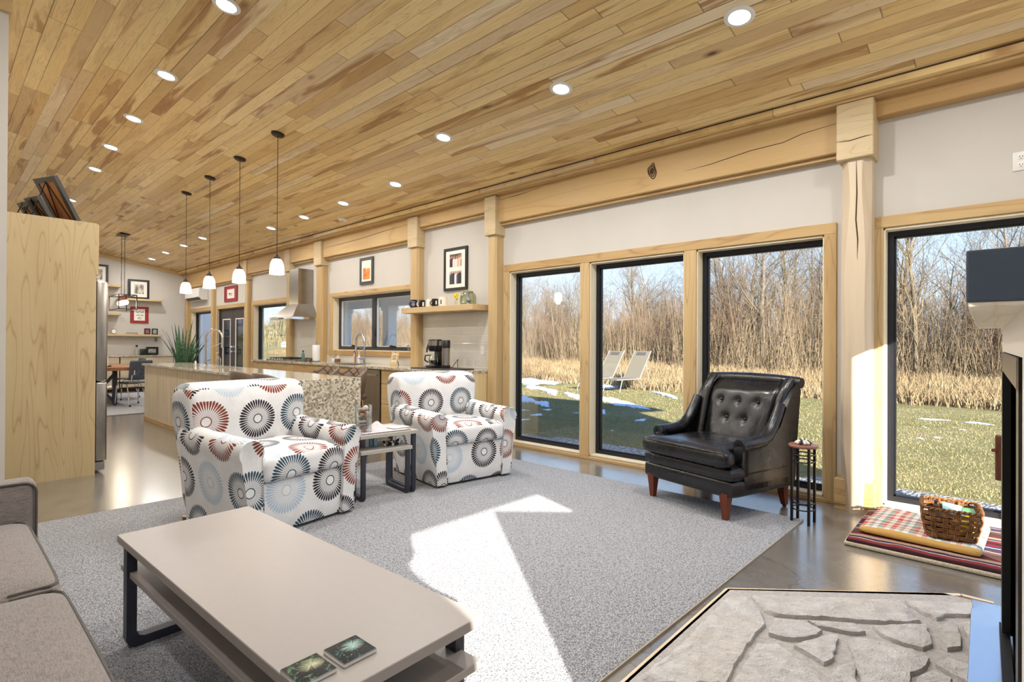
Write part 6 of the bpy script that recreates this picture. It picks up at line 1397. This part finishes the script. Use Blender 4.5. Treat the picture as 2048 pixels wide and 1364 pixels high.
for (x, y, s, k, lab) in ((29.5, 9.2, 1.12, 1, 'big spreading bare tree at the woods edge behind the leather armchair'), (30.5, 3.4, 1.05, 3, 'tall bare tree at the edge of the woods in the right window')):
    o = bpy.data.objects.new('bare_tree', KIND[k][0]); COL.objects.link(o); o.location = (x, y, gz(x, y)); o.scale = (s, s, s); tag(o, lab, 'tree')
# leaning dark snag
tag(G().tube([(29.6, 15.6, -.2), (29.6, 15.2, .9), (29.4, 14.7, 1.7), (29.5, 14.45, 2.6), (29.4, 14.1, 3.2)], [.16, .13, .11, .07, .03], 8).build('fallen_snag', plain('dark_bark', (66, 56, 48), .9)), 'dark leaning dead trunk at the edge of the woods', 'tree')
# undergrowth of saplings and twigs
def pl_b(rs):
    y = -16+rs.random()*100; x = medge(y)+11.8+rs.random()*17; return x, y
def brush(n, seed):
    rs = random.Random(seed); vs = []; fs = []
    for _ in range(n):
        x, y = pl_b(rs); z = gz(x, y)-.1; h = (.8+4.2*rs.random()**1.6)*(1.0 if y < 20 else .85); lean = Vector((rs.gauss(0, .16), rs.gauss(0, .16), 1)).normalized(); p = Vector((x, y, z)); w = .006+.011*rs.random()
        q = p+lean*h; b0 = len(vs); m_ = p.lerp(q, .5)+Vector((rs.gauss(0, .06), rs.gauss(0, .06), 0))
        for c, ww in ((p, w), (m_, w*.75), (q, w*.3)): vs += [(c.x-ww, c.y, c.z), (c.x+ww*.5, c.y+ww*.87, c.z), (c.x+ww*.5, c.y-ww*.87, c.z)]
        for l in (0, 3):
            for k in range(3): fs.append((b0+l+k, b0+l+(k+1) % 3, b0+l+3+(k+1) % 3, b0+l+3+k))
        for _k in range(rs.randint(2, 4)):
            a = p.lerp(q, rs.uniform(.3, .95)); e = a+Vector((rs.gauss(0, .4), rs.gauss(0, .4), abs(rs.gauss(.25, .3))))*h*.22; b0 = len(vs); ww = w*.45; vs += [(a.x, a.y-ww, a.z), (a.x, a.y+ww, a.z), (a.x, a.y, a.z+ww*1.5), (e.x, e.y, e.z)]; fs += [(b0, b0+1, b0+3), (b0+1, b0+2, b0+3), (b0+2, b0, b0+3)]
    me = bpy.data.meshes.new('undergrowth'); me.from_pydata(vs, [], fs); me.materials.append(straw('twig_tan', (94, 80, 60), (132, 114, 90), (158, 140, 114), .8)); o = bpy.data.objects.new('undergrowth', me); COL.objects.link(o); return o
tag(brush(42000, 9), 'tangle of bare saplings and twigs filling the woods', 'undergrowth', kind='stuff')
# far hedgerow across the field, seen past the range hood
def far_row(n, seed):
    rs = random.Random(seed); vs = []; fs = []
    for _ in range(n):
        u = rs.random(); x = 50+u*90; y = 150-u*20+rs.uniform(0, 8); h = (2.0+5.0*rs.random()**1.5)*(1.1+.35*math.sin(x*.3)); z = GZ-.3; b0 = len(vs); w = .05+.10*rs.random(); l = rs.gauss(0, .6)
        vs += [(x-w, y, z), (x+w, y, z), (x+l+w*.6, y+.3, z+h*.7), (x+l-w*.6, y+.3, z+h*.7), (x+l*1.4, y, z+h)]; fs += [(b0, b0+1, b0+2, b0+3), (b0+3, b0+2, b0+4)]
    me = bpy.data.meshes.new('hedgerow'); me.from_pydata(vs, [], fs); me.materials.append(straw('far_brush', (92, 92, 66), (134, 126, 96), (160, 148, 120), .3)); o = bpy.data.objects.new('hedgerow', me); COL.objects.link(o); return o
tag(far_row(16000, 4), 'distant hedgerow across the field past the range hood', 'hedgerow', kind='stuff')
fh = thing('farmhouse', 'tiny white farm building by the distant hedgerow', 'building', (64, 138, GZ)); G().box(-1.5, 1.5, -1.2, 1.2, 0, .8).build('wall', MT['white_paint'], fh, smooth=0); G().prism([(-1.4, .8), (1.4, .8), (0, 1.4)], 0, -1.7, 1.7).build('roof', plain('far_roof', (190, 190, 190), .7), fh, smooth=0)
